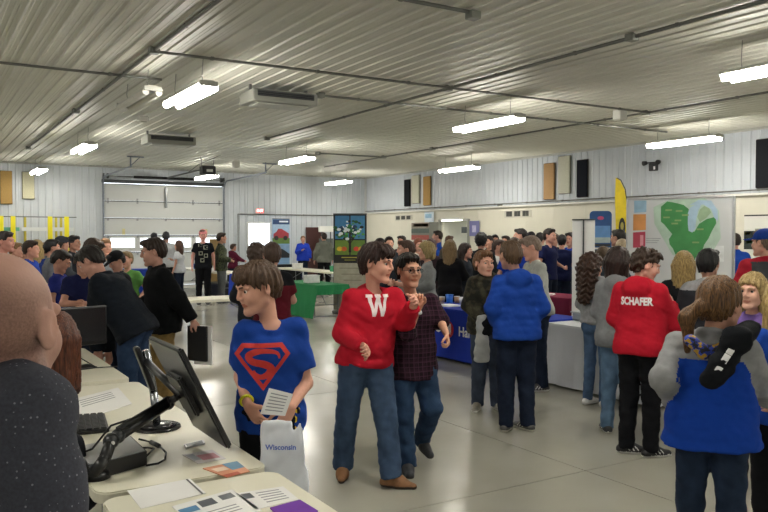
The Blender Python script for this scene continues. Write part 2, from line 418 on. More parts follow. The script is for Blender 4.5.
    for g in (1, -1):
        em = HM@np.array(Matrix.Rotation(math.radians(-22*g), 3, 'Z'))
        A.ell(hd((.079*g, -.012, .002)), (.0085*h, .019*h, .032*h), em, .006); A.ell(hd((.089*g, -.006, .006)), (.006*h, .010*h, .018*h), em, .005, True)
    HMt = HM.T
    def bodymat(c):
        q = (c-hcn)@HM/h
        lip = (np.abs(q[:, 0]) < .026) & (q[:, 1] > .074) & (np.abs(q[:, 2]+.0575) < .011-.25*np.abs(q[:, 0]))
        return lip.astype(int)
    import colorsys
    sl = lin(sk); lipc = tuple(min(1, x) for x in (sl[0]*.8, sl[1]*.6, sl[2]*.62))
    sm = skin(sk)
    if stubble:
        am = A.mesh('body', bodymat); n_ = len(am.vertices); co = np.empty(n_*3, np.float32); am.vertices.foreach_get('co', co); q = (co.reshape(-1, 3)-hcn)@HM/h
        sm_ = lambda x, a, b: np.clip((x-a)/(b-a), 0, 1)**2*(3-2*np.clip((x-a)/(b-a), 0, 1))
        back = (1-sm_(q[:, 2], .03, .105))*(1-sm_(q[:, 1], -.01, .05))*sm_(q[:, 2], -.11, -.06); ear_ = 1-sm_(np.abs(q[:, 0]), .07, .078)*(np.abs(q[:, 1]+.01) < .03)
        jaw = sm_(q[:, 1], -.02, .03)*(1-sm_(q[:, 2], -.045, -.015))*.55*sm_(q[:, 2], -.14, -.11); v_ = np.maximum(back*ear_, jaw*ear_).astype(np.float32)
        at = am.attributes.new('stubble', 'FLOAT', 'POINT'); at.data.foreach_set('value', v_)
        sm = sm.copy(); nt = sm.node_tree; N, L2 = nt.nodes, nt.links; at = N.new('ShaderNodeAttribute'); at.attribute_name = 'stubble'; bs = N['Principled BSDF']; src = bs.inputs['Base Color'].links[0].from_socket
        nz = N.new('ShaderNodeTexNoise'); nz.inputs['Scale'].default_value = 260; mu = N.new('ShaderNodeMath'); mu.operation = 'MULTIPLY'; L2.new(at.outputs['Fac'], mu.inputs[0]); ad = N.new('ShaderNodeMath'); ad.operation = 'MULTIPLY_ADD'; ad.inputs[1].default_value = .6; ad.inputs[2].default_value = .34
        tc = N.new('ShaderNodeTexCoord'); L2.new(tc.outputs['Object'], nz.inputs['Vector']); L2.new(nz.outputs['Fac'], ad.inputs[0]); L2.new(ad.outputs[0], mu.inputs[1]); mx_ = N.new('ShaderNodeMix'); mx_.data_type = 'RGBA'
        L2.new(mu.outputs[0], mx_.inputs['Factor']); L2.new(src, mx_.inputs['A']); mx_.inputs['B'].default_value = lin('#5a4238'); L2.new(mx_.outputs['Result'], bs.inputs['Base Color'])
        body = link('body', am, [sm, mat('lips', lipc, .55, spec=.2)], root)
    else: body = link('body', A.mesh('body', bodymat), [sm, mat('lips', lipc, .55, spec=.2)], root)
    # --- eyes, brows, glasses
    vis = abs(((hface if hface is not None else face)+180) % 360-180) < 125
    if vis:
        em = eyemesh(iris)
        for g in (1, -1):
            o = link('eye', em, None, root); MM = Matrix([list(HM[i]*h*.93)+[0] for i in range(3)]+[[0, 0, 0, 1]]); MM.translation = Vector(hd((.031*g, .0742, .0105))); o.matrix_local = MM
        if lod <= 2:
            for g in (1, -1):
                b = MB()
                pp = [hd((x*g, y, z)) for x, y, z in ((.013, .0985, .029), (.022, .0975, .0335), (.034, .091, .0345), (.045, .081, .029))]
                b.tube([Vector(p) for p in pp], .0034*h, 6)
                b.build('eyebrow', hairm(hc, hc2), root, True)
        if glasses:
            b = MB()
            for g in (1, -1):
                pp = [Vector(hd((.033*g+.025*math.cos(t), .104, .008+.018*math.sin(t)*(.9)))) for t in np.linspace(0, 2*math.pi, 15)]
                b.tube(pp, .0016*h, 6); b.tube([Vector(hd((.058*g, .103, .012))), Vector(hd((.078*g, .08, .012))), Vector(hd((.084*g, -.005, .012)))], .0016*h, 6)
            b.tube([Vector(hd((-.009, .106, .01))), Vector(hd((.009, .106, .01)))], .0018*h, 6); g_ = b.build('glasses', plastic('#15110f', .3), root, True)
            b = MB()
            for g in (1, -1): b.prism([(.024*math.cos(t), .0155*math.sin(t)) for t in np.linspace(0, 2*math.pi, 15)[:-1]], -.0006, .0006, Matrix([list(v) for v in np.vstack([np.column_stack([hr2*h, hup2*h, hfw*h, hd((.033*g, .104, .008))]), [0, 0, 0, 1]])]))
            lm = mat('lens', '#dfe6ea', .05); lm.node_tree.nodes['Principled BSDF'].inputs['Transmission Weight'].default_value = 1; lm.node_tree.nodes['Principled BSDF'].inputs['IOR'].default_value = 1.02
            b.build('lens', lm, g_)
    # --- hair
    if hair != 'none' and hair:
        hl = .26 if hair in ('short', 'buzz', 'fringe', 'curlyshort') else .26+falls
        lo2 = hd((0, 0, 0))-.19*h; hi2 = hd((0, 0, 0))+.19*h
        if hair in ('long', 'curly', 'ponytail', 'bob'): lo2 = lo2-np.array([.06, .06, falls+.1])*h; hi2 = hi2+np.array([.06, .06, 0])*h
        G = Field(lo2, hi2, {0: .007, 1: .007, 2: .011, 3: .017}[lod]); X, Y, Z = G.ax[0][:, None, None]-hcn[0], G.ax[1][None, :, None]-hcn[1], G.ax[2][None, None, :]-hcn[2]
        lx, ly, lz = [((X*HM[0, i]+Y*HM[1, i]+Z*HM[2, i])/h).astype(np.float32) for i in range(3)]
        t = {'buzz': .003, 'short': .010, 'fringe': .012, 'curlyshort': .022, 'long': .018, 'curly': .035, 'ponytail': .012, 'bob': .022}[hair]*hbulk
        G.ell(hd((0, -.018, .03+t*.4)), ((.076+t*.8)*h, (.099+t*.8)*h, (.089+t)*h), HM, .01)
        G.cone(hd((0, -.065, .0)), hd((0, -.06, -.05)), (.052+t*.5)*h, (.042+t*.3)*h, .02, hr2, .8)
        if hair in ('short', 'fringe', 'curlyshort'):
            G.ell(hd((.01, .05, .095)), (.062*h, .045*h, (.02+t*.8)*h), HM, .02)
        if hair == 'fringe': G.ell(hd((0.0, .082, .075)), (.06*h, .02*h, .028*h), HM, .012)
        ypt = np.array([-.2, -.06, -.035, -.018, .012, .03, .05, .075, .09, .2]); zpt = np.array([-.062, -.058, -.035, .022, .03, .01, .052, .074, .086, .09])
        if hair == 'fringe': zpt = np.array([-.066, -.062, -.038, .018, .022, .006, .034, .046, .052, .055])
        if hair == 'buzz': zpt = np.array([-.07, -.068, -.04, .022, .03, -.02, .035, .07, .12, .2])
        if hair in ('long', 'curly', 'bob'): zpt = np.array([-1, -1, -1, -1, -.2, -.06, .03, .06, .07, .08])
        if hair == 'ponytail': zpt = np.array([-.06, -.06, -.04, -.02, .0, .01, .04, .06, .07, .08])
        cut = (np.interp(ly, ypt, zpt)+(.007*np.sin(np.arctan2(lx, ly)*19+seed)+.005*np.sin(np.arctan2(lx, ly)*41+2*seed) if hair in ('short', 'fringe', 'curlyshort') else 0)).astype(np.float32)
        G.D = np.maximum(G.D, (cut-lz)*.7*h)
        if hair in ('long', 'curly', 'bob'):
            fl = falls*h; k = {'long': 1, 'curly': 1.35, 'bob': 1.1}[hair]
            b0 = hd((0, -.06, -.01)); b1 = hd((0, -.08, -.06))-rz*fl
            G.cone(b0, b1, .07*h*k, .045*h*k, .03, hr2, .62)
            for g in (1, -1):
                a0 = hd((.068*g, -.01, .02)); a1 = hd((.085*g, -.02, -.07))-rz*fl*.8; G.cone(a0, a1, .03*h*k, .026*h*k, .03)
        if hair == 'ponytail':
            G.ell(hd((-.02, -.125, .0)), (.035*h, .035*h, .035*h), HM, .02)
            a = hd((-.03, -.13, 0)); b_ = hd((-.07, -.16, -.05)); c_ = hd((-.07, -.15, -.05))-rz*falls*h
            G.cone(a, b_, .028*h, .036*h, .02); G.cone(b_, c_, .038*h, .014*h, .02)
        amp = {'buzz': .0, 'short': .0045, 'fringe': .006, 'curlyshort': .011, 'long': .005, 'curly': .014, 'ponytail': .004, 'bob': .006}[hair]*h
        if amp:
            m_ = np.abs(G.D) < .05; az = np.arctan2(lx, ly+.02)[m_] if lx.shape == G.D.shape else None
            ax_, ay_, az_ = lx[m_], ly[m_], lz[m_]
            if hair in ('curly', 'curlyshort'): nz = np.sin(ax_*95+2*np.sin(az_*60))*np.sin(ay_*100+1.5*np.sin(ax_*70))+.8*np.sin(az_*110+2*np.sin(ay_*60+ax_*40))
            else: nz = np.sin(az*17+3*np.sin(az_*14+seed)+az_*20)+.7*np.sin(az*37+2*np.sin(az_*30)+az_*25)+.5*np.sin(ax_*60+ay_*85+seed)
            G.D[m_] += (amp*nz*.7).astype(np.float32)
        link('hair', G.mesh('hair'), hairm(hc, hc2), root)
    if hat:
        b = Field(hd((0, 0, 0))-.2*h, hd((0, 0, 0))+.2*h, .012)
        b.ell(hd((0, -.015, .05)), (.088*h, .11*h, .088*h), HM, .01); b.half(hd((0, 0, .035)), -hup2); b.cone(hd((0, .08, .045)), hd((0, .15, .035)), .05*h, .045*h, .01, hup2, 5)
        link('cap', b.mesh('cap'), cloth('cap_cloth', hat), root)
    # --- top
    TZ = None
    if top:
        kd = top.get('kind', 'hoodie'); fit = {'tshirt': .018, 'shirt': .016, 'hoodie': .03, 'jacket': .038, 'sweater': .024}[kd]*top.get('fit', 1)*s
        T = Field(lo-.05, hi+.05, res[2]); hem = top.get('hem', .88)
        hm = pel+tax*(hem-.95)*s; fl = top.get('flare', 0)
        hf_ = max(0, .93-hem)*11*(.010*s+pants_fit(pants)*.6); T.cone(hm-tax*.1*s, J['waist'], .1*s+fit+fl+min(hf_, top.get('hemfit', .03)), .09*s+fit+fl*.4, .05, hx, .68)
        T.cone(J['waist'], J['chest'], .09*s+fit+fl*.3, .1*s+fit*.8, .05, sx, .62); T.cone(J['chest']+sx*.05*s, J['chest']-sx*.05*s, .1*s+fit*.45, .1*s+fit*.45, .05)
        b_ = top.get('belly', 0)
        if b_: T.ell(J['waist']+cf*.05*s, (.15*s, .09*s+b_, .16*s), None, .06)
        if hem < .93:
            for sd in 'RL': T.ell(J['hip'+sd]-f*.03*s, (.088*s+fit*.6+pants_fit(pants)*.9+.004,)*3, None, .05)
        T.half(hm, -tax)
        nk = J['neck']
        for sd in 'RL':
            T.cone(J['sh'+sd], nk-up*.03*s, .047*s+fit*.35, .054*s+fit*.3, .03)
            S_, E_, W_ = J['sh'+sd], J['el'+sd], J['wr'+sd]; ar = top.get('sleeve', fit*.85)
            if kd == 'tshirt' or top.get('short'):
                t = top.get('short', .62); e2 = S_+(E_-S_)*t; T.cone(S_, e2, .056*s+ar*.5, .054*s+ar*.9, .03, capb=True)
            else:
                roll = top.get('roll', .96); T.cone(S_, E_, .05*s+ar*.6, .042*s+ar*.9, .035); w2 = E_+(W_-E_)*roll; T.cone(E_, w2, .043*s+ar, .029*s+ar*.7, .03, capb=True)
                if kd in ('hoodie', 'jacket') and roll > .9: T.torus(E_+(W_-E_)*(roll-.08), nrm(W_-E_), .028*s+ar*.5, .008*s, .01)
        if kd in ('hoodie',) or top.get('hood'):
            T.torus(nk-up*.005*s+cf*.01*s, nrm(up*.9+cf*.45), .07*s, .027*s, .02, sx, .85); T.ell(nk-cf*.09*s-up*.03*s, (.11*s, .068*s, .09*s), np.stack([sx, cf, up], 1), .03)
            if kd == 'hoodie': T.ell(J['waist']+cf*.105*s-up*.02*s, (.12*s, .03*s, .075*s), np.stack([sx, cf, up], 1), .02)
        if kd in ('jacket', 'shirt') : T.torus(nk+up*.012*s, nrm(up+cf*.25), .056*s+.004*(lod == 0), .014*s+.004*(kd == 'jacket')+.007*(lod == 0), .012)
        if kd in ('tshirt', 'sweater'): T.torus(nk-up*.004*s+cf*.008*s, nrm(up+cf*.35), .062*s, .008*s, .01)
        if kd in ('hoodie', 'sweater'): T.torus(hm+tax*.03*s, tax, .1*s+fit*.9+fl, .012*s, .02, hx, .68)
        if kd in ('hoodie', 'sweater', 'tshirt', 'jacket', 'shirt'):
            T.wrinkle({0: .005, 1: .006, 2: .006, 3: .006}[lod]*top.get('wr', 1), 15, seed+3); T.wrinkle(.0025, 40, seed+9) if lod < 2 else None
        # open the neck hole so that the throat shows
        T.cone(nk+up*.0*s+cf*.02*s, nk+up*.2*s+cf*.03*s, .05*s, .06*s, .008, sub=True)
        mf = top.get('matfn'); mats_ = top['mat'] if isinstance(top['mat'], list) else [top['mat']]
        ctx = dict(J=J, s=s, cf=cf, sx=sx, up=up, tax=tax, hm=hm)
        tm = T.mesh('top', (lambda c: mf(c, ctx)) if mf else None)
        shirt = link(top.get('name', {'tshirt': 't_shirt', 'hoodie': 'hoodie', 'jacket': 'jacket', 'shirt': 'shirt', 'sweater': 'sweater'}[kd]), tm, mats_, root)
        TZ = (shirt, tm, ctx)
    if pants and not nolegs:
        Q = Field(np.minimum(np.minimum(J['hipR'], J['anR']), np.minimum(J['hipL'], np.minimum(J['anL'], np.minimum(J['knR'], J['knL']))))-.2, np.maximum(np.maximum(J['hipR'], J['anR']), np.maximum(J['hipL'], np.maximum(J['anL'], np.maximum(J['knR'], J['knL']))))+.2, res[2])
        pf = pants.get('fit', .018)*s
        Q.cone(pel-up*.03*s, pel+up*.03*s, .097*s+pf*.7, .088*s+pf*.4, .04, hx, .68)
        for sd in 'RL':
            H_, K_, A_ = J['hip'+sd], J['kn'+sd], J['an'+sd]; dn = nrm(A_-K_)
            Q.ell(H_-f*.035*s-up*.02*s, (.085*s+pf*.3,)*3, None, .04)
            Q.cone(H_, K_, .086*s+pf, .058*s+pf, .03); Q.cone(K_, A_+dn*pants.get('len', .035)*s, .057*s+pf, pants.get('cuff', .05)*s+pf*.6, .02, capb=True)
        Q.wrinkle(.006, 15, seed+5); Q.wrinkle(.0025, 36, seed+8) if lod < 2 else None
        pm = pants['mat']; link(pants.get('name', 'trousers'), Q.mesh('trousers', pants.get('matfn') and (lambda c: pants['matfn'](c, J))), pm if isinstance(pm, list) else [pm], root)
    if not nolegs and shoes:
        boot = shoes[2] if len(shoes) > 2 else None
        for i, sd in enumerate('RL'):
            fo = azi(face+toe[i]); A_ = J['an'+sd]; K_ = J['kn'+sd]; lift = A_[2]-.1*s; tilt = 0
            if lift > .02: tilt = min(.9, lift*5)
            fv = nrm(fo*math.cos(tilt)-up*math.sin(tilt)); uv = nrm(up*math.cos(tilt)+fo*math.sin(tilt))
            lo3 = A_-np.array([.24, .24, .2])*s; hi3 = A_+np.array([.24, .24, .14])*s
            W = Field(lo3, hi3, {0: .008, 1: .007, 2: .012, 3: .02}[lod]); lt = np.cross(fv, uv)
            sole = A_-uv*(.083 if tilt else A_[2]/s)*s
            W.cone(sole-fv*.045*s+uv*.035*s, sole+fv*.06*s+uv*.035*s, .040*s, .043*s, .02); W.cone(sole+fv*.06*s+uv*.03*s, sole+fv*.165*s+uv*.018*s, .044*s, (.034 if not boot else .024)*s, .02, lt, .95)
            W.cone(sole-fv*.02*s+uv*.04*s, A_+uv*(.0 if not boot else .06)*s, .04*s, .038*s if not boot else .045*s, .02, capb=True); W.cone(A_+fv*.0, sole+fv*.09*s+uv*.03*s, .036*s, .034*s, .03)
            W.half(sole, -uv)
            z0 = sole@uv
            def smf(c, z0=z0, uv=uv, fv=fv, sole=sole, lt=lt):
                hh = c@uv-z0; a = (c-sole)@fv; m = (hh < .022*s).astype(int)
                if not boot and len(shoes) > 1:
                    m = np.where((hh > .03*s) & (hh < .07*s) & (np.abs((a*1.0+hh*.8) % (.035*s)-.017*s) < .005*s) & (a > .0) & (a < .10*s) & (lod < 3), 1, m)
                return m
            link('boot' if boot else 'shoe', W.mesh('shoe', smf), [mat('shoe_upper', shoes[0], .6, 0, .15, 40, .2), mat('shoe_sole', shoes[1], .6)], root)
    return dict(root=root, J=J, s=s, top=TZ, hd=hd, HM=HM, base=base, f=f, r=r, cf=cf, sx=sx, azi=azi, h=h, hand=hand)

def decal(name, polys_or_mesh, hu, O, u, v, m, cell=.02, off=.0025, size=None):
    """lay a flat shape onto the cloth of a person: O, u, v in the person's local frame"""
    shirt, tm, ctx = hu['top']; u = nrm(u); v = nrm(v-u*(v@u)); n = np.cross(u, v)
    if isinstance(polys_or_mesh, bpy.types.Mesh):
        bm = bmesh.new(); bm.from_mesh(polys_or_mesh)
    else:
        bm = bmesh.new()
        for poly in polys_or_mesh:
            vs = [bm.verts.new((x, y, 0)) for x, y in poly]; bm.faces.new(vs)
        bmesh.ops.triangulate(bm, faces=bm.faces)
    xs = [q.co.x for q in bm.verts]; ys = [q.co.y for q in bm.verts]
    for ax_, (a, b) in enumerate(((min(xs), max(xs)), (min(ys), max(ys)))):
        t = a+cell
        while t < b:
            co = [0, 0, 0]; no = [0, 0, 0]; co[ax_] = t; no[ax_] = 1
            bmesh.ops.bisect_plane(bm, geom=bm.verts[:]+bm.edges[:]+bm.faces[:], plane_co=co, plane_no=no, dist=1e-5); t += cell
    tb = bmesh.new(); tb.from_mesh(tm); bv = BVHTree.FromBMesh(tb); tb.free(); last = None
    for q in bm.verts:
        o = O+u*q.co.x+v*q.co.y+n*.35
        hit = bv.ray_cast(Vector(o), Vector(-n), .8)
        dist = hit[3] if hit[0] is not None else (last or .35); last = dist
        q.co = Vector(o-n*(dist-off))
    bmesh.ops.recalc_face_normals(bm, faces=bm.faces)
    me = bpy.data.meshes.new(name); bm.to_mesh(me); bm.free(); me.materials.clear(); return link(name, me, m, shirt)
# ================================================================= the setting
wallm = mat('painted_steel', '#c3c9cf', .38, 0, .03, 2, spec=.5)
ceilm = mat('painted_steel_ceiling', '#cfcec2', .42, 0, .03, 2, spec=.5)
liner = mat('liner_panel', '#d2cfc0', .45, 0, .03, 1.5)
conc = mat('polished_concrete', '#a09e92', .2, 0, .06, .7, .03, col2='#aeaca0', bscale=30, spec=.6)
nt = conc.node_tree; bb = nt.nodes['Principled BSDF']
nz = nt.nodes.new('ShaderNodeTexNoise'); nz.inputs['Scale'].default_value = .9; nz.inputs['Detail'].default_value = 3
geo = nt.nodes.new('ShaderNodeNewGeometry'); nt.links.new(geo.outputs['Position'], nz.inputs['Vector'])
for n in nt.nodes:
    if n.type == 'MAPPING': nt.links.new(geo.outputs['Position'], n.inputs['Vector'])
mr = nt.nodes.new('ShaderNodeMapRange'); mr.inputs[1].default_value = .3; mr.inputs[2].default_value = .75; mr.inputs[3].default_value = .17; mr.inputs[4].default_value = .27
nt.links.new(nz.outputs['Fac'], mr.inputs[0]); nt.links.new(mr.outputs[0], bb.inputs['Roughness'])
W_, D_ = RX-LX, FY-BY
fl = MB().box(((RX+LX)/2, (FY+BY)/2, -.06), (W_+.4, D_+.4, .1)).build('floor', mat('joint_filler', '#66645a', .8)); tag(fl, kind='structure')
xs = [LX]+[4.37+3.66*i for i in range(-3, 4)]+[RX]; ys = [BY]+[4.2+3.66*i for i in range(-3, 7)]+[FY]
for i in range(len(xs)-1):
    for j in range(len(ys)-1):
        a, b, c, d = xs[i]+.004, xs[i+1]-.004, ys[j]+.004, ys[j+1]-.004
        if b-a > .05 and d-c > .05: MB().box(((a+b)/2, (c+d)/2, -.005), (b-a, d-c, .01)).build('slab', conc, fl)
def ribbed(name, o, u, n, L_, v, H_, m, per=.2286, dep=.02, stuffn=None):
    """ribbed steel sheet: runs L_ along u, ribs stretch H_ along v, ribs stand out along n"""
    o, u, n, v = map(np.array, (o, u, n, v)); pr = []; x = 0
    while x < L_:
        for a, h in ((0, 0), (.015, dep), (.045, dep), (.06, 0), (.108, 0), (.114, .003), (.126, .003), (.132, 0), (.158, 0), (.164, .003), (.176, .003), (.182, 0)):
            if x+a <= L_: pr.append((x+a, h))
        x += per
    pr.append((L_, 0)); vs = []; fs = []
    for t, h in pr: vs += [tuple(o+u*t+n*h), tuple(o+u*t+n*h+v*H_)]
    for i in range(len(pr)-1): fs.append((2*i, 2*i+2, 2*i+3, 2*i+1))
    me = bpy.data.meshes.new(name); me.from_pydata(vs, [], fs); me.validate(); ob = link(name, me, m); tag(ob, kind='structure'); return ob
ribbed('ceiling', (LX, BY, CZ), (1, 0, 0), (0, 0, -1), W_, (0, 1, 0), D_, ceilm)
ribbed('wall_far', (LX, FY, 0), (1, 0, 0), (0, -1, 0), W_, (0, 0, 1), CZ, wallm) if False else None
# far wall in pieces around the overhead door, the daylight window
DX0, DX1, DH = ony(104, 200)[0], ony(222, 200)[0], 3.69
q0, q1 = ony(247.5, 222), ony(270, 250); WX0, WX1, WZ1, WZ0 = q0[0], q1[0], 2.32, 1.28
def wf(x0, x1, z0, z1): return ribbed('wall_far', (x0, FY, z0), (1, 0, 0), (0, -1, 0), x1-x0, (0, 0, 1), z1-z0, wallm)
wf(LX, DX0, 0, CZ); wf(DX0, DX1, DH, CZ); wf(DX1, WX0, 0, CZ); wf(WX0, WX1, 0, WZ0); wf(WX0, WX1, WZ1, CZ); wf(WX1, RX, 0, CZ)
# right wall: ribbed above the ledge, liner below with a wide doorway
DY0, DY1, DZ = 21.2, 22.9, 2.33; LZ = 2.75
ribbed('wall_right', (RX, FY, LZ), (0, -1, 0), (-1, 0, 0), D_, (0, 0, 1), CZ-LZ, wallm)
for a, b, z0, z1 in ((BY, DY0, 0, LZ), (DY0, DY1, DZ, LZ), (DY1, FY, 0, LZ)):
    o = MB().box((RX+.02, (a+b)/2, (z0+z1)/2), (.12, b-a, z1-z0)).build('wall_right', liner); tag(o, kind='structure')
    y = math.ceil(a/1.22)*1.22
    while y < b and z0 == 0:
        MB().box((RX-.042, y, z1/2), (.008, .03, z1), .002).build('batten', liner, o); y += 1.22
tag(MB().box((RX-.07, (FY+BY)/2, LZ), (.16, D_, .05), .006).build('trim_1', paint('#e2e2da', .35)), kind='structure')
tag(MB().box((RX-.03, (FY+BY)/2, CZ-.03), (.06, D_, .06), .005).build('trim_2', paint('#b9bab2', .4)), kind='structure')
tag(MB().box(((RX+LX)/2, FY-.03, CZ-.03), (W_, .06, .06), .005).build('trim_3', paint('#a9aaa4', .4)), kind='structure')
tag(MB().box((RX-.03, FY-.03, CZ/2), (.08, .08, CZ), .005).build('trim_4', paint('#c4c6c3', .4)), kind='structure')
tag(MB().box((LX-.05, (FY+BY)/2, CZ/2), (.1, D_, CZ)).build('wall_left', wallm), kind='structure')
tag(MB().box(((RX+LX)/2, BY-.05, CZ/2), (W_, .1, CZ)).build('wall_back', wallm), kind='structure')
tag(MB().box(((RX+DX1)/2, FY-.03, .05), (RX-DX1, .03, .1), .004).build('baseboard_far', paint('#8b8d8a')), kind='structure')
# room beyond the doorway
hall = sroot('wall_hallway')
for c, d in (((RX+2.6, 22.9, 1.35), (5, .1, 2.7)), ((RX+5.1, 21.2, 1.35), (.1, 3.6, 2.7)), ((RX+2.6, 19.5, 1.35), (5, .1, 2.7)), ((RX+2.6, 21.2, 2.72), (5, 3.5, .06)), ((RX+2.6, 21.2, -.03), (5, 3.5, .06))):
    MB().box(c, d).build('hallway_panel', paint('#d9dacd', .6), hall)
fx = sroot('door_3', (RX-.06, (DY0+DY1)/2, 0))
for c, d in (((0, (DY1-DY0)/2, DZ/2), (.1, .07, DZ)), ((0, -(DY1-DY0)/2, DZ/2), (.1, .07, DZ)), ((0, 0, DZ+.03), (.1, DY1-DY0+.1, .07))): MB().box(c, d, .006).build('door_frame', paint('#8d8f86'), fx)
MB().box((-.05, (DY1-DY0)/2+.32, DZ/2), (.05, .55, DZ-.04), .005).build('door_leaf', paint('#6d6f66'), fx)
l = thing('hall_ceiling_light', 'glowing ceiling light in the hallway seen through the right wall doorway', 'light', (RX+2.0, 21.3, 2.66))
MB().box((0, 0, 0), (1.2, .5, .06), .01).build('frame', paint('#eeeeee'), l); MB().box((0, 0, -.035), (1.1, .42, .01)).build('diffuser', mat('lit_diffuser', '#ffffff', .5, emit=9), l)
l = thing('wall_light', 'lit oval light fixture above the doorway on the right wall', 'light', tuple(onx(452, 219, RX-.16)-np.array([0, 0, 0])))
MB().box((0, 0, 0), (.2, 1.15, .09), .03).build('housing', paint('#e6e6e2'), l); MB().box((-.02, 0, -.052), (.14, 1.05, .02), .008).build('diffuser', mat('lit_diffuser', '#fff8ea', .5, emit=9), l)
# outside ground
tag(MB().box((5, 45, -.1), (80, 32, .1)).build('floor', mat('snowy_yard', '#dfe3e6', .8)), kind='structure').name = 'floor_outside'

# ---- overhead door
door = sroot('door_1', ((DX0+DX1)/2, FY-.02, 0)); DW = DX1-DX0; dm = mat('door_steel', '#c3c6c4', .4, 0, .02, 3); sh = .61
dk = paint('#3e4144', .5)
for i in range(6):
    z0 = i*sh
    if i == 2:
        wz0, wz1 = z0+.15, z0+.52; nx = 4; wwid = .86; cx = [(-DW/2+.62)+k*(DW-1.24)/3 for k in range(4)]
        edges = [-DW/2]+[e for c in cx for e in (c-wwid/2, c+wwid/2)]+[DW/2]; b = MB()
        for k in range(0, len(edges), 2): b.box(((edges[k]+edges[k+1])/2, 0, z0+sh/2), (edges[k+1]-edges[k], .05, sh-.016))
        b.box((0, 0, (z0+.008+wz0)/2), (DW, .048, wz0-z0-.008)); b.box((0, 0, (wz1+z0+sh-.008)/2), (DW, .048, z0+sh-.008-wz1)); b.build('door_panel', dm, door)
        for c in cx:
            fr = MB().box((c, -.03, wz0), (wwid+.06, .03, .04), .008).box((c, -.03, wz1), (wwid+.06, .03, .04), .008).box((c-wwid/2, -.03, (wz0+wz1)/2), (.04, .03, wz1-wz0), .008).box((c+wwid/2, -.03, (wz0+wz1)/2), (.04, .03, wz1-wz0), .008).build('window_frame', paint('#dfe1df'), door)
            gm = mat('window_glass', '#f4f8fa', .05); gm.node_tree.nodes['Principled BSDF'].inputs['Transmission Weight'].default_value = 1; gm.node_tree.nodes['Principled BSDF'].inputs['IOR'].default_value = 1.05
            MB().box((c, 0, (wz0+wz1)/2), (wwid, .008, wz1-wz0)).build('pane', gm, fr)
    else:
        MB().box((0, 0, z0+sh/2), (DW, .05, sh-.016), .006).build('door_panel', dm, door)
    MB().box((0, -.035, z0+sh-.012), (DW, .03, .03), .004).build('section_strut', mat('dark_strut', '#3c4042', .85), door)
    for k in range(5):
        x = -DW/2+.12+k*(DW-.24)/4; MB().box((x, -.03, z0+sh-.05 if i < 5 else z0+.05), (.07, .02, .09), .004).build('hinge', metalm('#9a9c9c'), door)
for sg in (-1, 1):
    b = MB().box((sg*(DW/2+.05), -.06, 1.75), (.05, .07, 3.5), .006); b.build('vertical_track', mat('galvanised', '#7f8690', .4, .6), door)
    pts = [(sg*(DW/2+.05), -.06, 3.5)]+[(sg*(DW/2+.05), -.06-.38*(1-math.cos(a)), 3.5+.38*math.sin(a)) for a in np.linspace(0, math.pi/2, 6)]+[(sg*(DW/2+.05), -4.2, 3.93)]
    MB().tube(pts, .03, 6).build('curved_track', mat('galvanised', '#7f8690', .4, .6), door)
    MB().box((sg*(DW/2+.05), -4.15, (3.93+CZ)/2), (.04, .04, CZ-3.93)).box((sg*(DW/2+.05)+.15, -4.15, CZ-.04), (.5, .04, .04)).cyl((sg*(DW/2+.05)+.3, -4.15, CZ-.03), (sg*(DW/2+.05), -4.15, 3.95), .012).build('track_hanger', mat('galvanised', '#7f8690', .4, .6), door)
MB().box((0, -.03, DH+.05), (DW+.16, .1, .12), .008).build('header', mat('dark_strut', '#4a4e50', .85), door)
b = MB().cyl((-DW/2-.05, -.16, DH+.22), (DW/2+.05, -.16, DH+.22), .014); b.build('torsion_shaft', metalm('#6b6d6e'), door)
MB().cyl((-.9*1.3, -.16, DH+.22), (1.5, -.16, DH+.22), .045, n=14).build('torsion_spring', mat('spring_steel', '#26282a', .5, .5), door)
for sg in (-1, 1): MB().box((sg*(DW/2+.03), -.09, DH+.22), (.03, .16, .2), .004).cyl((sg*(DW/2-.06), -.16, DH+.22), (sg*(DW/2-.12), -.16, DH+.22), .09).build('cable_drum', metalm('#55585a'), door)
for sx in (-.35*DW, .35*DW): MB().box((sx, -.045, 1.95), (.1, .01, .22), .003).build('caution_sticker', mat('faded_yellow', '#c9c08c', .6), door)
MB().box((0, -.08, 3.2), (.08, .08, .75), .01).build('drawbar_plate', metalm('#6f7273'), door)
op = thing('door_opener', 'dark garage door opener motor hanging below the ceiling before the door', 'opener', ((DX0+DX1)/2, 23.6, 3.86))
MB().box((0, 0, 0), (.42, .4, .26), .04).build('motor_housing', paint('#2a2b2e', .5), op); MB().box((0, -.205, -.02), (.2, .02, .08), .01).build('lamp_cover', paint('#c9cac4'), op)
MB().box((0, 2.3, .06), (.05, 4.4, .05), .004).build('drive_rail', metalm('#5c5e60'), op)
for sx in (-.18, .18): MB().cyl((sx, 0, .1), (sx*1.2, 0, CZ-3.86), .012).build('hanger', metalm('#6e7072'), op)
MB().tube([(0, 2.0, .08), (-.02, 0.8, .25), (.1, -.9, CZ-3.87)], .012).build('cable', paint('#4b4d4f'), op)

# ---- daylight window, its frame and glass
wn = sroot('window_1', ((WX0+WX1)/2, FY-.02, (WZ0+WZ1)/2)); ww, wh = WX1-WX0, WZ1-WZ0
for c, d in (((0, 0, wh/2), (ww+.1, .08, .06)), ((0, 0, -wh/2), (ww+.1, .08, .06)), ((-ww/2, 0, 0), (.06, .08, wh)), ((ww/2, 0, 0), (.06, .08, wh)), ((0, 0, 0), (.03, .05, wh))): MB().box(c, d, .008).build('window_frame', paint('#e4e5e2'), wn)
MB().box((0, .02, 0), (ww, .008, wh)).build('pane', gm, wn)
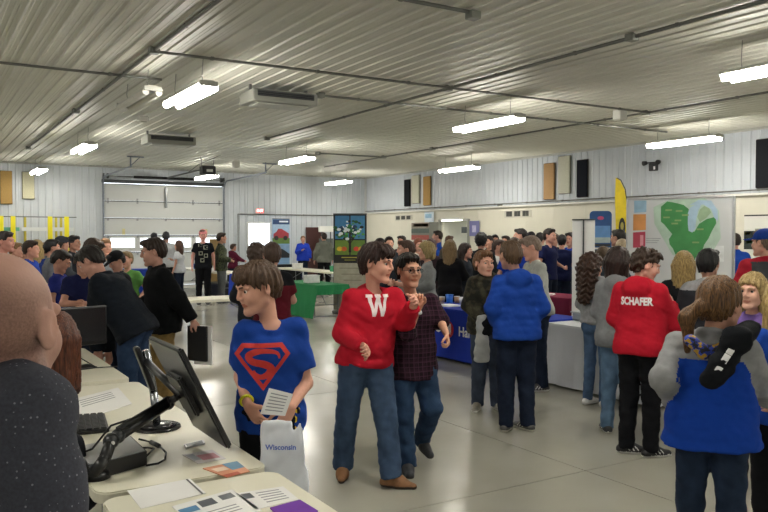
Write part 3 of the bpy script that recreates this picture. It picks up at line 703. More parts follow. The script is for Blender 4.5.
# ---- exit sign and conduit on far wall
e = ony(259.7, 211, FY-.07); es = thing('exit_sign', 'lit red exit sign on the far wall above the bright window', 'sign', tuple(e))
MB().box((0, 0, 0), (.34, .05, .19), .012).build('housing', mat('sign_housing', '#e8e6e4', .5), es)
MB().box((0, -.027, 0), (.3, .005, .15)).build('face', mat('lit_red_face', '#ff3a34', .5, emit=1.6), es)
text('lettering', 'EXIT', .13, Matrix.Translation((0, -.032, 0)) @ Matrix.Rotation(math.pi/2, 4, 'X'), mat('sign_white', '#ffffff', .5, emit=1.5), es, .004)
cm = mat('steel_conduit', '#6f706b', .45, .5, .06)
def pipe(label, pts, r=.02, group='steel conduits along the ceiling', boxes=()):
    t = thing('conduit', label, 'pipe', pts[0], group=None); o = Vector(pts[0])
    MB().tube([Vector(p)-o for p in pts], r, 8).build('pipe', cm, t)
    L_ = 0
    for a, b in zip(pts[:-1], pts[1:]):
        a, b = Vector(a), Vector(b); n = int((b-a).length/1.5)
        for i in range(n):
            c = a.lerp(b, (i+.5)/n)-o; MB().box(c, (.05, .05, .05), .008).build('strap', cm, t)
    for q in boxes: MB().box(Vector(q)-o, (.13, .13, .09), .012).build('junction_box', metalm('#83857f', .5), t)
    return t
zc = CZ-.05
c1 = ony(238, 214, FY-.06); c2 = ony(365, 211, FY-.06)
pipe('thin conduit running across the far wall beside the exit sign and down by the window', [(c1[0], FY-.06, 1.2), (c1[0], FY-.06, c1[2]), (RX-.15, FY-.06, c1[2])], .018)
pipe('conduit along the ceiling nearest the left, running towards the garage door', [(2.7, 2.0, zc), (2.7, 23.2, zc)], .024, boxes=[(2.7, 10.2, zc), (2.7, 15.9, zc), (2.7, 23.2, zc)])
pipe('conduit along the ceiling through the middle of the room', [(7.5, -3, zc), (7.5, 17.9, zc)], .022, boxes=[(7.5, 10.3, zc), (7.5, 17.9, zc), (7.5, 6.5, zc)])
pipe('conduit along the ceiling nearest the right wall', [(12.3, -3, zc), (12.3, 24.2, zc)], .02, boxes=[(12.3, 10.3, zc), (12.3, 20.2, zc), (12.3, 17.6, zc)])
pipe('cross conduit over the far left, ending beside the unlit fixture', [(-6, 12.03, zc), (3.3, 12.03, zc)], .02)
pipe('cross conduit from the left ceiling box over to the right wall side', [(2.7, 10.25, zc), (12.3, 10.25, zc)], .02)
pipe('cross conduit passing just beyond the near heater', [(6.0, 11.95, zc), (15, 11.95, zc)], .02, boxes=[(6.0, 11.95, zc)])
pipe('short cross conduit at the top centre ending in a box', [(1.5, 6.68, zc), (5.2, 6.68, zc)], .022, boxes=[(5.2, 6.68, zc-.03)])
pipe('short far conduit between the small far lights', [(10.1, 20.3, zc), (12.4, 20.3, zc)], .02, boxes=[(10.1, 20.3, zc)])
pipe('conduit just above the white ledge of the right wall', [(RX-.13, FY-.2, 2.84), (RX-.13, 2, 2.84)], .018, boxes=[tuple(onx(500, 205, RX-.07))])
for px, py, z, lb in ((620, 115, 4.15, 'small white ceiling box beside the right conduit crossing'), (236, 164, 4.1, 'small pale vent cap on the far ceiling'), (143, 119, 4.18, 'small pale square box on the ceiling near the heaters')):
    p = onz(px, py, z); t = thing('ceiling_box', lb, 'box', tuple(p)); MB().box((0, 0, 0), (.2, .2, .2 if z < 4.17 else .1), .02).build('housing', paint('#d6d6cf'), t); MB().box((0, 0, -.11 if z < 4.17 else -.06), (.12, .12, .02), .005).build('cover', paint('#bcbcb4'), t)

# ---- hanging light fixtures
def fixture(x, y, lab, lit=True, z=3.87, grp=None):
    t = thing('hanging_light', lab, 'light', (x, y, z), group=grp)
    b = MB(); b.prism([(-.15, -.01), (.15, -.01), (.06, .05), (-.06, .05)], -.88, .88, Matrix.Rotation(math.pi/2, 4, 'X')); b.build('housing', paint('#cfd0ca', .4), t)
    for sx in (-.095, .095): MB().cyl((sx, -.85, -.045), (sx, .85, -.045), .05, n=12).build('tube', mat('lit_tube', '#fffaf0', .5, var=0, emit=LAMP) if lit else paint('#dcdcd2'), t)
    for sy in (-.65, .65):
        MB().tube([(0, sy, .03), (-.02, sy*1.0, .15), (0, sy, CZ-z)], .006, 5).build('hanging_cable', metalm('#8d8e88'), t)
    MB().box((0, -.88, 0), (.26, .03, .07), .008).build('end_cap', paint('#b9bab2'), t); MB().box((0, .88, 0), (.26, .03, .07), .008).build('end_cap', paint('#b9bab2'), t)
    return t
FX = [(3.44, 11.1, 'lit hanging strip light left of the near heater, brightest on the left ceiling'), (3.38, 19.0, 'lit hanging strip light over the crowd, between near left light and farthest left light'), (3.35, 26.4, 'farthest left lit strip light near the tan wall panels'),
      (8.92, 11.03, 'lit hanging strip light in the middle of the ceiling right of centre'), (8.77, 18.9, 'lit strip light hanging over the middle of the far half'), (8.64, 26.0, 'lit strip light close to the garage door opener'), (8.95, 5.35, 'lit strip light cut by the right edge of the photo'),
      (14.2, 10.9, 'lit strip light near the right wall above the emergency lamp'), (14.1, 18.8, 'lit strip light near the right wall over the doorway crowd'), (13.8, 26.0, 'smallest lit strip light, in the far corner by the art banner')]
for x, y, lb in FX: fixture(x, y, lb)
for x in (-2.2, 3.4, 8.9, 14.1):
    for y in (3.2, -3.6):
        if (x, y) != (8.9, 3.2): fixture(x, y-.8 if x == 8.9 else y, 'lit strip light of the near ceiling rows, outside the photo', grp='near ceiling strip lights')
for y in (11, 19): fixture(-2.2, y, 'lit strip light of the left ceiling row, outside the photo', grp='left ceiling strip lights')
p = onz(138, 101, 3.9); fixture(p[0], p[1], 'unlit pale strip fixture beside the brightest left ceiling light', lit=False, z=3.95)

# ---- ceiling heaters
for px, py, y, lb in ((280, 102, 11.9, 'near grey ceiling cassette unit with dark louvre, left of centre'), (165, 143, 18.4, 'far grey ceiling cassette unit with dark louvre, above the garage door')):
    t = thing('ceiling_unit', lb, 'heater', (5.2, y, 4.06))
    MB().box((0, 0, 0), (1.15, .62, .2), .025).build('casing', paint('#8f9088', .5), t); MB().box((0, -.312, .03), (1.0, .02, .09), .006).build('louvre_recess', paint('#24262a', .5), t)
    for i in range(3): MB().box((0, -.326, .0+.03*i), (1.0, .012, .006)).build('louvre', paint('#4a4c50'), t)
    MB().box((0, 0, -.11), (.9, .4, .02), .008).build('grille', paint('#b7b8ae'), t)
    for sx in (-.5, .5): MB().box((sx, 0, .15), (.04, .04, .14)).build('bracket', metalm('#777'+'777'), t)

# ---- acoustic panels on the walls
def panelR(p, lab, col, x=RX-.06):
    a, b = onx(p[0], p[1], x), onx(p[2], p[3], x); y0, y1 = sorted((a[1], b[1])); z0, z1 = sorted((a[2], b[2]))
    if p[2]-p[0] > 10 and p[0] > 700: y0 = y1-.62
    t = thing('acoustic_panel', lab, 'panel', (x, (y0+y1)/2, (z0+z1)/2)); MB().box((0, 0, 0), (.07, y1-y0-.03, z1-z0), .012).build('fabric_face', cloth('panel_fabric', col), t)
    MB().box((.03, 0, 0), (.02, y1-y0, z1-z0+.03), .004).build('backing_frame', paint('#4b4436'), t)
panelR((404.5, 180, 410, 206), 'narrow black acoustic panel left in the far trio', '#1d1f24'); panelR((412, 176, 419.5, 203), 'cream acoustic panel in the middle of the far trio', '#c9c9b6'); panelR((423.5, 177, 430.5, 205), 'tan acoustic panel right in the far trio', '#b08f5c')
panelR((544, 164, 554.5, 199), 'tan acoustic panel left in the near trio', '#b08f68'); panelR((558.5, 157, 570, 193), 'cream acoustic panel in the middle of the near trio', '#c8c8b8'); panelR((577, 160.5, 587.5, 196.5), 'black acoustic panel right in the near trio', '#20222a'); panelR((756, 140, 772, 187), 'large black acoustic panel at the right edge', '#24252a')
for p, lab, col in (((0, 171, 12, 204), 'tan acoustic panel at far left of the far wall', '#a88a55'), ((22, 172, 34, 199), 'cream acoustic panel beside the tan one on the far wall', '#c6c4a8')):
    a, b = ony(p[0], p[1]), ony(p[2], p[3]); t = thing('acoustic_panel', lab, 'panel', ((a[0]+b[0])/2, FY-.06, (a[2]+b[2])/2)); MB().box((0, 0, 0), (b[0]-a[0], .07, a[2]-b[2]), .012).build('fabric_face', cloth('panel_fabric', col), t); MB().box((0, .03, 0), (b[0]-a[0]+.03, .02, a[2]-b[2]+.03), .004).build('backing_frame', paint('#4b4436'), t)
# ---- vents, emergency light
for p, lab in (((395, 215.5, 412, 220), 'grey wall vent above the far poster'), ((504.5, 210.5, 531, 217), 'grey wall vent near the tan panel')):
    a, b = onx(p[0], p[1], RX-.06), onx(p[2], p[3], RX-.06); cy, cz, ly, lz = (a[1]+b[1])/2, (a[2]+b[2])/2, abs(a[1]-b[1]), abs(a[2]-b[2])
    t = thing('wall_vent', lab, 'vent', (RX-.05, cy, cz)); MB().box((0, 0, 0), (.03, ly, lz), .006).build('frame', paint('#bdbbaf'), t)
    for i in range(3):
        for k in range(2): MB().box((-.02, ly*(-.31+.31*i)+(k-.5)*ly*.115, 0), (.02, ly*.1, lz*.7), .003).build('louvre_slot', paint('#3c3d3a'), t)
e = onx(653.5, 167, RX-.1); t = thing('emergency_light', 'dark twin-head emergency light high on the right wall', 'light', tuple(e))
MB().box((0, 0, 0), (.1, .24, .2), .02).build('battery_box', paint('#2d2e31'), t)
for sy in (-.2, .2): MB().cyl((-.03, sy, .12), (-.12, sy*1.15, .1), .05, .065).build('lamp_head', paint('#1f2022'), t)
MB().cyl((0, -.2, .12), (0, .2, .12), .015).build('lamp_bar', metalm('#3a3a3a'), t); MB().box((-.055, -.07, -.03), (.01, .05, .08)).build('indicator_label', paint('#e8e8e8'), t)
def tcl(n, c): return mat(n, c, .8, 0, .04, 4, .15, bscale=200, spec=.2)
# ================================================================= furniture and displays
cream = mat('moulded_plastic', '#d9d6c3', .42, 0, .03, 6, .1, bscale=180); legm = mat('grey_steel', '#83878a', .4, .6, .05)
def table(name, x0, x1, y0, y1, label, z=.74, top=None, group=None, th=.045, legc=None):
    OBS_T.append((x0, x1, y0, y1)); cx, cy = (x0+x1)/2, (y0+y1)/2; t = thing(name, label, 'table', (cx, cy, 0), group=group); w, l = x1-x0, y1-y0; lm = legc or legm
    b = MB(); b.prism(rrect(w, l, .07), z-th, z-.006); b.prism(rrect(w-.012, l-.012, .066), z-.007, z); b.build('tabletop', top or cream, t)
    yl = l > w; Lh = (l if yl else w)/2-.28; Wh = (w if yl else l)/2-.09
    def T(a, c, zz): return (c, a, zz) if yl else (a, c, zz)
    for s1 in (-1, 1):
        for s2 in (-1, 1): MB().tube([T(s1*Lh, s2*Wh, z-.05), T(s1*Lh, s2*Wh, .02)], .014).build('leg', lm, t)
        MB().tube([T(s1*Lh, -Wh, .05), T(s1*Lh, Wh, .05)], .012).build('crossbar', lm, t); MB().tube([T(s1*Lh, 0, .3), T(s1*Lh*.35, 0, z-.05)], .01).tube([T(s1*Lh, -Wh, .3), T(s1*Lh, Wh, .3)], .01).build('brace', lm, t)
    return t
def drape(x0, x1, y0, y1, label, m, z=.745, gap=.03, group=None, sides='NSEW', seed=1, amp=.016):
    """table cloth: flat top and hanging skirt with soft folds"""
    cx, cy = (x0+x1)/2, (y0+y1)/2; w, l = (x1-x0)/2+.012, (y1-y0)/2+.012; r = random.Random(seed)
    per = []; n = 26
    for i in range(n): per.append((-w+2*w*i/n, -l, 0, -1))
    for i in range(n): per.append((w, -l+2*l*i/n, 1, 0))
    for i in range(n): per.append((w-2*w*i/n, l, 0, 1))
    for i in range(n): per.append((-w, l-2*l*i/n, -1, 0))
    P_ = [r.uniform(0, 6) for _ in range(3)]; vs = []; fs = []; N = len(per); rings = [(.0, 0), (.01, .03), (.03, .25), (.05, .6), (.07, 1)]
    for k, (o_, t_) in enumerate(rings):
        for i, (x, y, nx, ny) in enumerate(per):
            side = 'S' if ny < 0 else 'N' if ny > 0 else 'E' if nx > 0 else 'W'
            f_ = math.sin(i*.9+P_[0])*.6+math.sin(i*1.7+P_[1])*.4; off = (.006+o_*.5+amp*f_*t_); zz = z-(z-gap)*t_*(1 if side in sides else .28)
            cn = 1 if i % n == 0 else 0
            vs.append((x+nx*off+(.02*t_*(1 if x > 0 else -1) if cn else 0), y+ny*off-(.02*t_*(1 if y < 0 else -1) if cn else 0), zz if k else z+.003))
    for k in range(len(rings)-1):
        for i in range(N): j = (i+1) % N; fs.append((k*N+i, (k+1)*N+i, (k+1)*N+j, k*N+j))
    c = len(vs); vs.append((0, 0, z+.003))
    for i in range(N): fs.append((i, (i+1) % N, c))
    me = bpy.data.meshes.new('tablecloth'); me.from_pydata(vs, [], fs); me.shade_smooth() if False else None
    o = link('tablecloth', me, m, loc=(cx, cy, 0)); sf = o.modifiers.new('t', 'SOLIDIFY'); sf.thickness = .003; sf.offset = 1
    return tag(o, label, 'tablecloth', group)
table('folding_table', .62, 1.38, 3.28, 5.72, 'long cream folding table in the foreground under the tilted monitor')
table('folding_table', .62, 1.38, 1.35, 3.22, 'nearest cream folding table at the bottom edge with papers and purple folder')
table('folding_table', .60, 1.36, 5.86, 7.7, 'cream folding table with the small black monitor behind the bald man')
table('folding_table', 3.0, 5.5, 12.45, 13.2, 'empty cream folding table across the aisle, behind the boy in blue T-shirt')
table('folding_table', 7.5, 8.25, 21.0, 25.6, 'long white folding table beside the person in camouflage')
table('folding_table', 10.3, 11.05, 19.4, 24.0, 'long white folding table in front of the man in grey hoodie by the wall')
table('folding_table', 7.27, 8.03, 14.7, 16.6, 'folding table with steel legs under the green cloth')
drape(7.27, 8.03, 14.7, 16.6, 'green tablecloth hanging to the floor on its aisle side', tcl('green_cloth', '#2c8050'), sides='WN', seed=3)
table('folding_table', 5.6, 7.3, 24.6, 25.35, 'folding table under the blue cloth near the garage door')
drape(5.6, 7.3, 24.6, 25.35, 'blue tablecloth near the garage door behind the grey sweater person', tcl('blue_cloth', '#2340a8'), seed=4)
table('folding_table', 7.45, 8.3, 19.6, 20.4, 'small folding table end under bright blue cloth by the camouflage person')
drape(7.45, 8.3, 19.6, 20.4, 'bright blue tablecloth at the end of the white table by the camouflage person', tcl('blue_cloth', '#2446b8'), seed=5)
table('folding_table', 9.6, 12.0, 25.7, 26.45, 'folding table under the black cloth between the blue coat and the wall')
drape(9.6, 12.0, 25.7, 26.45, 'black tablecloth in front of the person in blue coat', tcl('black_cloth', '#15171a'), seed=6)
table('folding_table', 6.58, 7.34, 7.1, 9.9, 'folding table under the blue bank cloth')
blue = drape(6.58, 7.34, 7.1, 9.9, 'royal blue tablecloth with red round logo and white lettering', tcl('bank_cloth', '#2038a4'), seed=7, amp=.006, gap=.04)
table('folding_table', 6.55, 7.31, 5.35, 6.92, 'folding table under the white cloth at the right')
drape(6.55, 7.31, 5.35, 6.92, 'white tablecloth with soft folds beside the curly-haired girl', tcl('white_cloth', '#c9ccd2'), seed=8, amp=.02)
table('folding_table', 9.35, 10.1, 9.4, 11.3, 'folding table under the maroon cloth')
drape(9.35, 10.1, 9.4, 11.3, 'maroon tablecloth behind the blue table near the grey-haired man', tcl('maroon_cloth', '#6b1c38'), seed=9)
table('folding_table', 9.3, 10.05, 12.0, 14.2, 'white folding table behind the bank table near the blonde older woman')

# bank cloth printing, on the side that faces the aisle
mx = Matrix.Translation((-.425, 0, 0)) @ frame((0, 0, 0), (0, -1, 0), (0, 0, 1))
def onb(y, z): return Matrix.Translation((-.435, y-8.5, z)) @ frame((0, 0, 0), (0, -1, 0), (0, 0, 1))
wm = mat('printed_white', '#e8e8ea', .7); rm = mat('printed_red', '#c2202c', .7)
b = MB(); b.prism([(.12*math.cos(t), .12*math.sin(t)) for t in np.linspace(0, 2*math.pi, 25)[:-1]], 0, .002, onb(8.93, .46)); rd = b.build('round_logo', rm, blue)
text('logo_mark', 'M', .15, Matrix.Translation((-.003, 0, .015)) @ onb(8.93, .46), wm, rd, .012); MB().prism([(-.06, -.004), (.06, -.004), (.06, .006), (-.06, .006)], 0, .002, Matrix.Translation((-.003, 0, -.06)) @ onb(8.93, .46)).build('logo_bar', wm, rd)
text('lettering', 'BMO', .19, onb(9.31, .46), wm, blue, .006); text('lettering', 'Harris Bank', .19, onb(8.24, .45), wm, blue, .004)

# ---- banners
def flat(name, poly, M, m, parent, h=.002): return MB().prism(poly, 0, h, M).build(name, m, parent)
def R4(x0, y0, x1, y1): return [(x0, y0), (x1, y0), (x1, y1), (x0, y1)]
def banner(name, label, pos, face_az, w, h, bg, z0=.05, cat='banner', feet=True):
    """a standing banner whose front looks along azimuth face_az (radians, from +x)"""
    OBS_T.append((pos[0]-.3, pos[0]+.3, pos[1]-.3, pos[1]+.3)); t = thing(name, label, cat, (pos[0], pos[1], 0), face_az+math.pi/2)
    MB().box((0, 0, (z0+h)/2), (w, .012, h-z0)).build('print_sheet', paint(bg, .55), t)
    if feet: MB().box((0, 0, .04), (w+.04, .2, .08), .02).build('base_cassette', metalm('#a8aaac'), t); MB().box((0, 0, h+.01), (w+.01, .03, .03), .006).build('top_rail', metalm('#55585c'), t); MB().cyl((0, .02, .05), (0, .03, h), .012).build('support_pole', metalm('#999b9d'), t)
    return t
def FM(x, z, k=1): return Matrix.Translation((x, -.0075-.0015*k, z)) @ Matrix.Rotation(math.pi/2, 4, 'X')
def to_cam(p): return math.atan2(-p[1], -p[0])
# farm machine banner on the far wall
p = ony(281, 236, 27.6); t = banner('farm_banner', 'tall banner with blue header and red farm machine picture on the far wall', p, -math.pi/2, .72, 2.45, '#7fa6cc')
pm = lambda c: mat('print_ink', c, .6, 0, .12, 9)
flat('header_strip', R4(-.34, -.09, .36, .09), FM(0, 2.34), pm('#1d3c6c'), t); flat('header_lettering', R4(-.08, -.03, .3, .03), FM(0, 2.36, 2), pm('#dfe7ee'), t)
flat('sky_picture', R4(-.36, -.3, .36, .3), FM(0, 1.95), pm('#9fb9d4'), t); flat('field_picture', R4(-.36, -.12, .36, .1), FM(0, 1.62, 2), pm('#5a7a3a'), t)
flat('machine_picture', [(-.32, -.16), (.32, -.16), (.33, .02), (.15, .12), (.02, .2), (-.12, .2), (-.2, .08), (-.32, .0)], FM(0, 1.88, 3), pm('#9d3440'), t)
for x in (-.2, .18): flat('wheel_picture', [(.09*math.cos(a), .09*math.sin(a)) for a in np.linspace(0, 6.28, 13)[:-1]], FM(x, 1.72, 4), pm('#27252a'), t)
flat('lower_picture', R4(-.36, -.25, .36, .25), FM(0, 1.2, 1), pm('#7d9cc0'), t); flat('dark_vehicle_picture', [(-.36, -.2), (.34, -.2), (.36, -.05), (.1, .12), (-.05, .18), (-.36, .15)], FM(0, 1.15, 2), pm('#22282e'), t)
# stained-glass style art banner
p = gpos(350, 17.9); az = to_cam(p)-.15; t = banner('art_banner', 'black-framed banner with colourful tree window picture, beige lower half', p, az, .78, 2.3, '#14181a')
flat('upper_left_light', R4(-.35, -.27, -.015, .27), FM(0, 2.0), pm('#3f7fb4'), t); flat('upper_right_light', R4(.015, -.27, .35, .27), FM(0, 2.0), pm('#4787b8'), t)
flat('lower_left_light', R4(-.35, -.17, -.015, .17), FM(0, 1.53), pm('#6f8c34'), t); flat('lower_right_light', R4(.015, -.17, .35, .17), FM(0, 1.53), pm('#648434'), t)
r_ = random.Random(5)
for i in range(95):
    a = r_.uniform(0, 6.28); q = r_.uniform(.02, .36); x, z = q*math.cos(a), 1.93+q*.62*math.sin(a); c = r_.choice(['#2f7d3c', '#1f5a2e', '#57a24a', '#e6edf0', '#1d3f66', '#13201c'])
    sz = r_.uniform(.028, .055); flat('leaf_print', [(sz*math.cos(k+a), sz*.7*math.sin(k+a)) for k in np.linspace(0, 6.28, 7)[:-1]], FM(x, z, 2+i*.02), pm(c), t)
for sx in (-1, 1):
    for j in range(3): flat('branch_print', [(0, 0), (sx*.02, .02), (sx*(.1+.08*j), .2+.1*j), (sx*(.085+.08*j), .21+.1*j)], FM(0, 1.6, 3), pm('#20150f'), t)
flat('trunk_print', [(-.03, -.2), (.03, -.2), (.02, .3), (-.02, .3)], FM(0, 1.62, 3.5), pm('#1c130e'), t)
for x, c in ((-.24, '#e8c23a'), (-.14, '#d8632a'), (.15, '#d6452c'), (.26, '#e6b634')): flat('flower_print', [(.07*math.cos(k), .055*math.sin(k)) for k in np.linspace(0, 6.28, 11)[:-1]], FM(x, 1.5, 3), pm(c), t)
flat('gold_caption', R4(-.2, -.012, .2, .012), FM(0, 1.3, 2), pm('#b9b04a'), t); flat('gold_caption', R4(-.13, -.01, .13, .01), FM(0, 1.24, 2), pm('#8d8a3c'), t)
flat('beige_lower_half', R4(-.38, -.55, .38, .55), FM(0, .62, 1), pm('#a9a695'), t)
for i in range(3): flat('faint_caption', R4(-.25+.05*i, -.01, .27, .012), FM(0, 1.05-.14*i, 2), pm('#8b887a'), t)
# brown door and screen on far wall
a, b_ = ony(311, 226), ony(317.5, 250); d2 = sroot('door_2', ((a[0]+b_[0])/2, FY-.05, 0)); MB().box((0, 0, 1.08), (b_[0]-a[0]+.5, .05, 2.15), .006).build('door_leaf', paint('#4a2a28'), d2)
MB().box((.3, -.04, 1.0), (.04, .06, .12), .01).build('door_handle', metalm('#999999'), d2)
a, b_ = ony(319, 226, 27.7), ony(333, 232, 27.7); t = thing('projection_screen', 'white box-shaped screen case on stand by the brown door', 'screen', ((a[0]+b_[0])/2, 27.7, 0))
MB().box((0, 0, (a[2]+b_[2])/2), (b_[0]-a[0], .12, a[2]-b_[2]), .01).build('white_case', paint('#e3e4df'), t); MB().box((0, 0, 1.25), (b_[0]-a[0], .03, .9), .01).build('dark_screen', paint('#59605f'), t)
for sx in (-.2, .2): MB().cyl((sx, 0, 0), (sx, 0, 2.1), .02).build('stand_post', paint('#333333'), t)
# yellow rack
t = thing('yellow_rack', 'steel rack with yellow posts and dark rails against the far wall', 'rack', tuple(ony(40, 236, 27.3)*np.array([1, 1, 0])))
for k, (px, dy) in enumerate(((1, 0), (13, 0), (25, .6), (50, 0), (56, .5), (61, .6), (66.6, 0))):
    x = ony(px, 220, 27.3+dy)[0]-t.location.x; wth = .14 if dy == 0 else .07
    MB().box((x, dy, 1.22), (wth, .08, 2.44), .006).build('post', paint('#e8dc1e' if dy == 0 else '#b5a832'), t)
for z in (2.42, 1.2, .5): MB().box((-.15, 0, z), (2.55, .035, .03)).build('dark_rail', paint('#4e5357'), t)
MB().box((.25, .05, 2.02), (1.6, .06, .12), .006).build('white_beam', paint('#d5d9d9'), t); MB().box((-.85, .05, 2.02), (.5, .06, .12), .006).build('green_beam', paint('#5fa58d'), t)
# posters on right wall
def posterR(p, lab, col, cat='poster', parts=()):
    a, b = onx(p[0], p[1], RX-.06), onx(p[2], p[3], RX-.06); y0, y1 = sorted((a[1], b[1])); z0, z1 = sorted((a[2], b[2]))
    t = thing('poster', lab, cat, (RX-.075, (y0+y1)/2, (z0+z1)/2)); MB().box((0, 0, 0), (.02, y1-y0, z1-z0)).build('sheet', paint(col, .6), t)
    for (u0, v0, u1, v1, c) in parts:
        ya, yb = y1-(y1-y0)*u0-(y0+y1)/2, y1-(y1-y0)*u1-(y0+y1)/2; za, zb = z1-(z1-z0)*v0-(z0+z1)/2, z1-(z1-z0)*v1-(z0+z1)/2
        MB().box((-.012, (ya+yb)/2, (za+zb)/2), (.004, abs(yb-ya), abs(zb-za))).build('printed_area', pm(c), t)
posterR((412, 223, 432, 240), 'brownish landscape photo poster with red lower strip on the right wall', '#77756c', parts=((0, .0, 1, .3, '#8d8478'), (.1, .05, .85, .22, '#b29a7a'), (0, .35, 1, .6, '#4e5a55'), (0, .72, 1, 1, '#9b4a42')))
posterR((425, 212, 434, 222), 'small pale blue and white notice by the doorway', '#cfdde6', parts=((.1, .2, .8, .6, '#8fb6cf'),))
posterR((470, 221, 479.5, 236), 'purple notice with pale emblem right of the doorway', '#6d6fa4', parts=((.3, .3, .7, .75, '#b9b7d4'),))
posterR((745, 215, 790, 262), 'white notice board with black top edge at the right', '#d6d6cf', parts=((0, 0, 1, .03, '#2e2e2e'), (0, .35, .25, .75, '#26302c'), (0.02, .37, .15, .43, '#d6c832'), (.05, .5, .22, .62, '#5a9a3c'), (.25, .3, .6, .34, '#8d8d88')))
posterR((462, 227, 467, 233), 'small dark framed picture inside by the doorway edge', '#3d4546')
# white folded board, blue rounded banner, feather flag
p = P(583.5, 236, 12.3); t = thing('white_board', 'bright white two-panel standing display board behind the curly-haired girl', 'board', (p[0], p[1], 0), to_cam(p)+math.pi/2)
for sx in (-1, 1): MB().box((sx*.093, .02, 1.03), (.165, .03, 2.04), .004).build('board_panel', paint('#f2f3f0', .4), t)
MB().box((0, -.0, 1.03), (.022, .05, 2.06), .004).box((0, 0, 2.06), (.36, .05, .02), .004).box((0, 0, .02), (.4, .4, .03), .01).build('dark_frame', paint('#3c3f42'), t)
p = gpos(600.5, 14); az = to_cam(p)+.1; t = thing('blue_banner', 'blue retractable banner with rounded top and two landscape pictures', 'banner', tuple(p), az+math.pi/2)
M_ = Matrix.Rotation(math.pi/2, 4, 'X'); h_ = CAMZ+25*14/770; MB().prism([(x, z+h_/2) for x, z in rrect(.39, h_, .07)], -.01, .01, M_).build('print_sheet', pm('#1f4a80'), t)
flat('red_emblem', [(.06*math.cos(k), .035*math.sin(k)) for k in np.linspace(0, 6.28, 9)[:-1]], Matrix.Translation((0, -.012, h_-.13)) @ M_, pm('#c04a72'), t)
for z, hh, c in ((h_-.42, .3, '#5f8dc2'), (h_-.53, .1, '#9fb0ae'), (h_-.62, .04, '#222c33'), (h_-.68, .03, '#d8dad8'), (h_-.83, .24, '#4a4640'), (h_-.8, .08, '#a59c90'), (h_-1.0, .04, '#c9c4ba')): flat('landscape_print', R4(-.17, -hh/2, .17, hh/2), Matrix.Translation((0, -.014-.001*(hh < .2), z)) @ M_, pm(c), t)
MB().box((0, 0, .03), (.45, .25, .06), .01).build('base', metalm('#9a9a9a'), t)
p = gpos(622, 14.2); az = to_cam(p); t = thing('feather_flag', 'tall yellow feather flag with black emblem and black foot', 'flag', tuple(p), az+math.pi/2)
prof = [(-.1, 0), (.1, 0), (.11, 1.2), (.11, 1.75), (.095, 2.3), (.04, 2.65), (-.04, 2.82), (-.12, 2.88), (-.13, 2.5), (-.1, 1.6)]
MB().prism(prof, -.003, .003, M_).build('flag_sheet', pm('#dcc322'), t); MB().tube([(.1, 0, .05), (.11, 0, 1.75), (.095, 0, 2.3), (.05, 0, 2.66), (-.03, 0, 2.83), (-.1, 0, 2.87)], .008, 6).build('pole', paint('#1c1c1c'), t)
flat('black_foot', [(-.085, .3), (.09, .3), (.095, 1.45), (-.085, 1.25)], Matrix.Translation((0, -.005, 0)) @ M_, pm('#1d1f1c'), t); flat('black_emblem', [(.06*math.cos(k), .19*math.sin(k)+1.95) for k in np.linspace(0, 6.28, 13)[:-1]], Matrix.Translation((0, -.005, 0)) @ M_, pm('#2a2a22'), t)
flat('pale_emblem_detail', [(.03*math.cos(k), .08*math.sin(k)+1.98) for k in np.linspace(0, 6.28, 9)[:-1]], Matrix.Translation((0, -.007, 0)) @ M_, pm('#a89a50'), t); MB().cyl((0, 0, 0), (0, 0, .03), .2).build('base', paint('#222222'), t)
# map display wall
pl, pr = gpos(628, 11.2), gpos(733.5, 10.45); mid = (pl+pr)/2; OBS_T += [(q[0]-.2, q[0]+.2, q[1]-.2, q[1]+.2) for q in (pl, (pl*.75+pr*.25), mid, (pl*.25+pr*.75), pr)]; wM = float(np.linalg.norm(pr-pl)); az = math.atan2(*( (pr-pl)[[1, 0]] ))
t = thing('map_display', 'wide grey fabric display wall with a green state map and blue lakes', 'display', tuple(mid), az); hM = 2.34
MB().box((0, 0, hM/2), (wM, .05, hM-.02), .01).build('fabric_wall', mat('display_fabric', '#c0c3c4', .55, 0, .05, 2), t); MB().box((0, 0, hM), (wM+.03, .07, .03), .008).build('top_rail', metalm('#d8d8d8', .3), t)
for sx in (-1, 1): MB().box((sx*(wM/2+.005), 0, hM/2), (.03, .07, hM), .008).build('side_post', metalm('#b9bcbe'), t); MB().box((sx*(wM/2-.1), 0, .02), (.06, .5, .03), .008).build('foot', metalm('#888888'), t)
SX, SY = wM/105.5, hM/160.0
def mp(x, y): return ((x-680.7)*SX, hM-(y-197)*10.8/770)
def mprint(name, pts, c, k=1): return flat(name, [mp(*q) for q in pts][::-1], Matrix.Translation((0, -.026-.0015*k, 0)) @ M_, pm(c), t, .001)
def z8(l): return [(608+x/4.79, 150+y/4.79) for x, y in l]
mprint('blue_square', z8([(128, 236), (190, 236), (190, 292), (128, 296)]), '#8fb0c6'); mprint('orange_square', z8([(124, 303), (188, 303), (188, 380), (124, 383)]), '#c98a4e'); mprint('red_square', z8([(124, 392), (186, 388), (186, 464), (124, 468)]), '#a8364c')
mprint('red_square_lettering', z8([(160, 405), (176, 405), (176, 455), (160, 458)]), '#cf8f98', 2)
mprint('pale_green_halo', z8([(225, 270), (300, 235), (470, 232), (535, 290), (545, 420), (500, 500), (320, 500), (230, 350)]), '#a8bfae')
mprint('green_map', z8([(262, 268), (292, 243), (330, 250), (372, 262), (396, 282), (392, 330), (398, 375), (408, 392), (424, 388), (445, 352), (480, 330), (520, 320), (524, 350), (505, 385), (490, 420), (470, 450), (455, 500), (430, 512), (340, 512), (322, 470), (306, 450), (302, 425), (318, 400), (300, 380), (280, 355), (262, 340)]), '#3d8449', 2)
mprint('green_map_lower', z8([(340, 510), (430, 510), (420, 560), (350, 555)]), '#3d8449', 2)
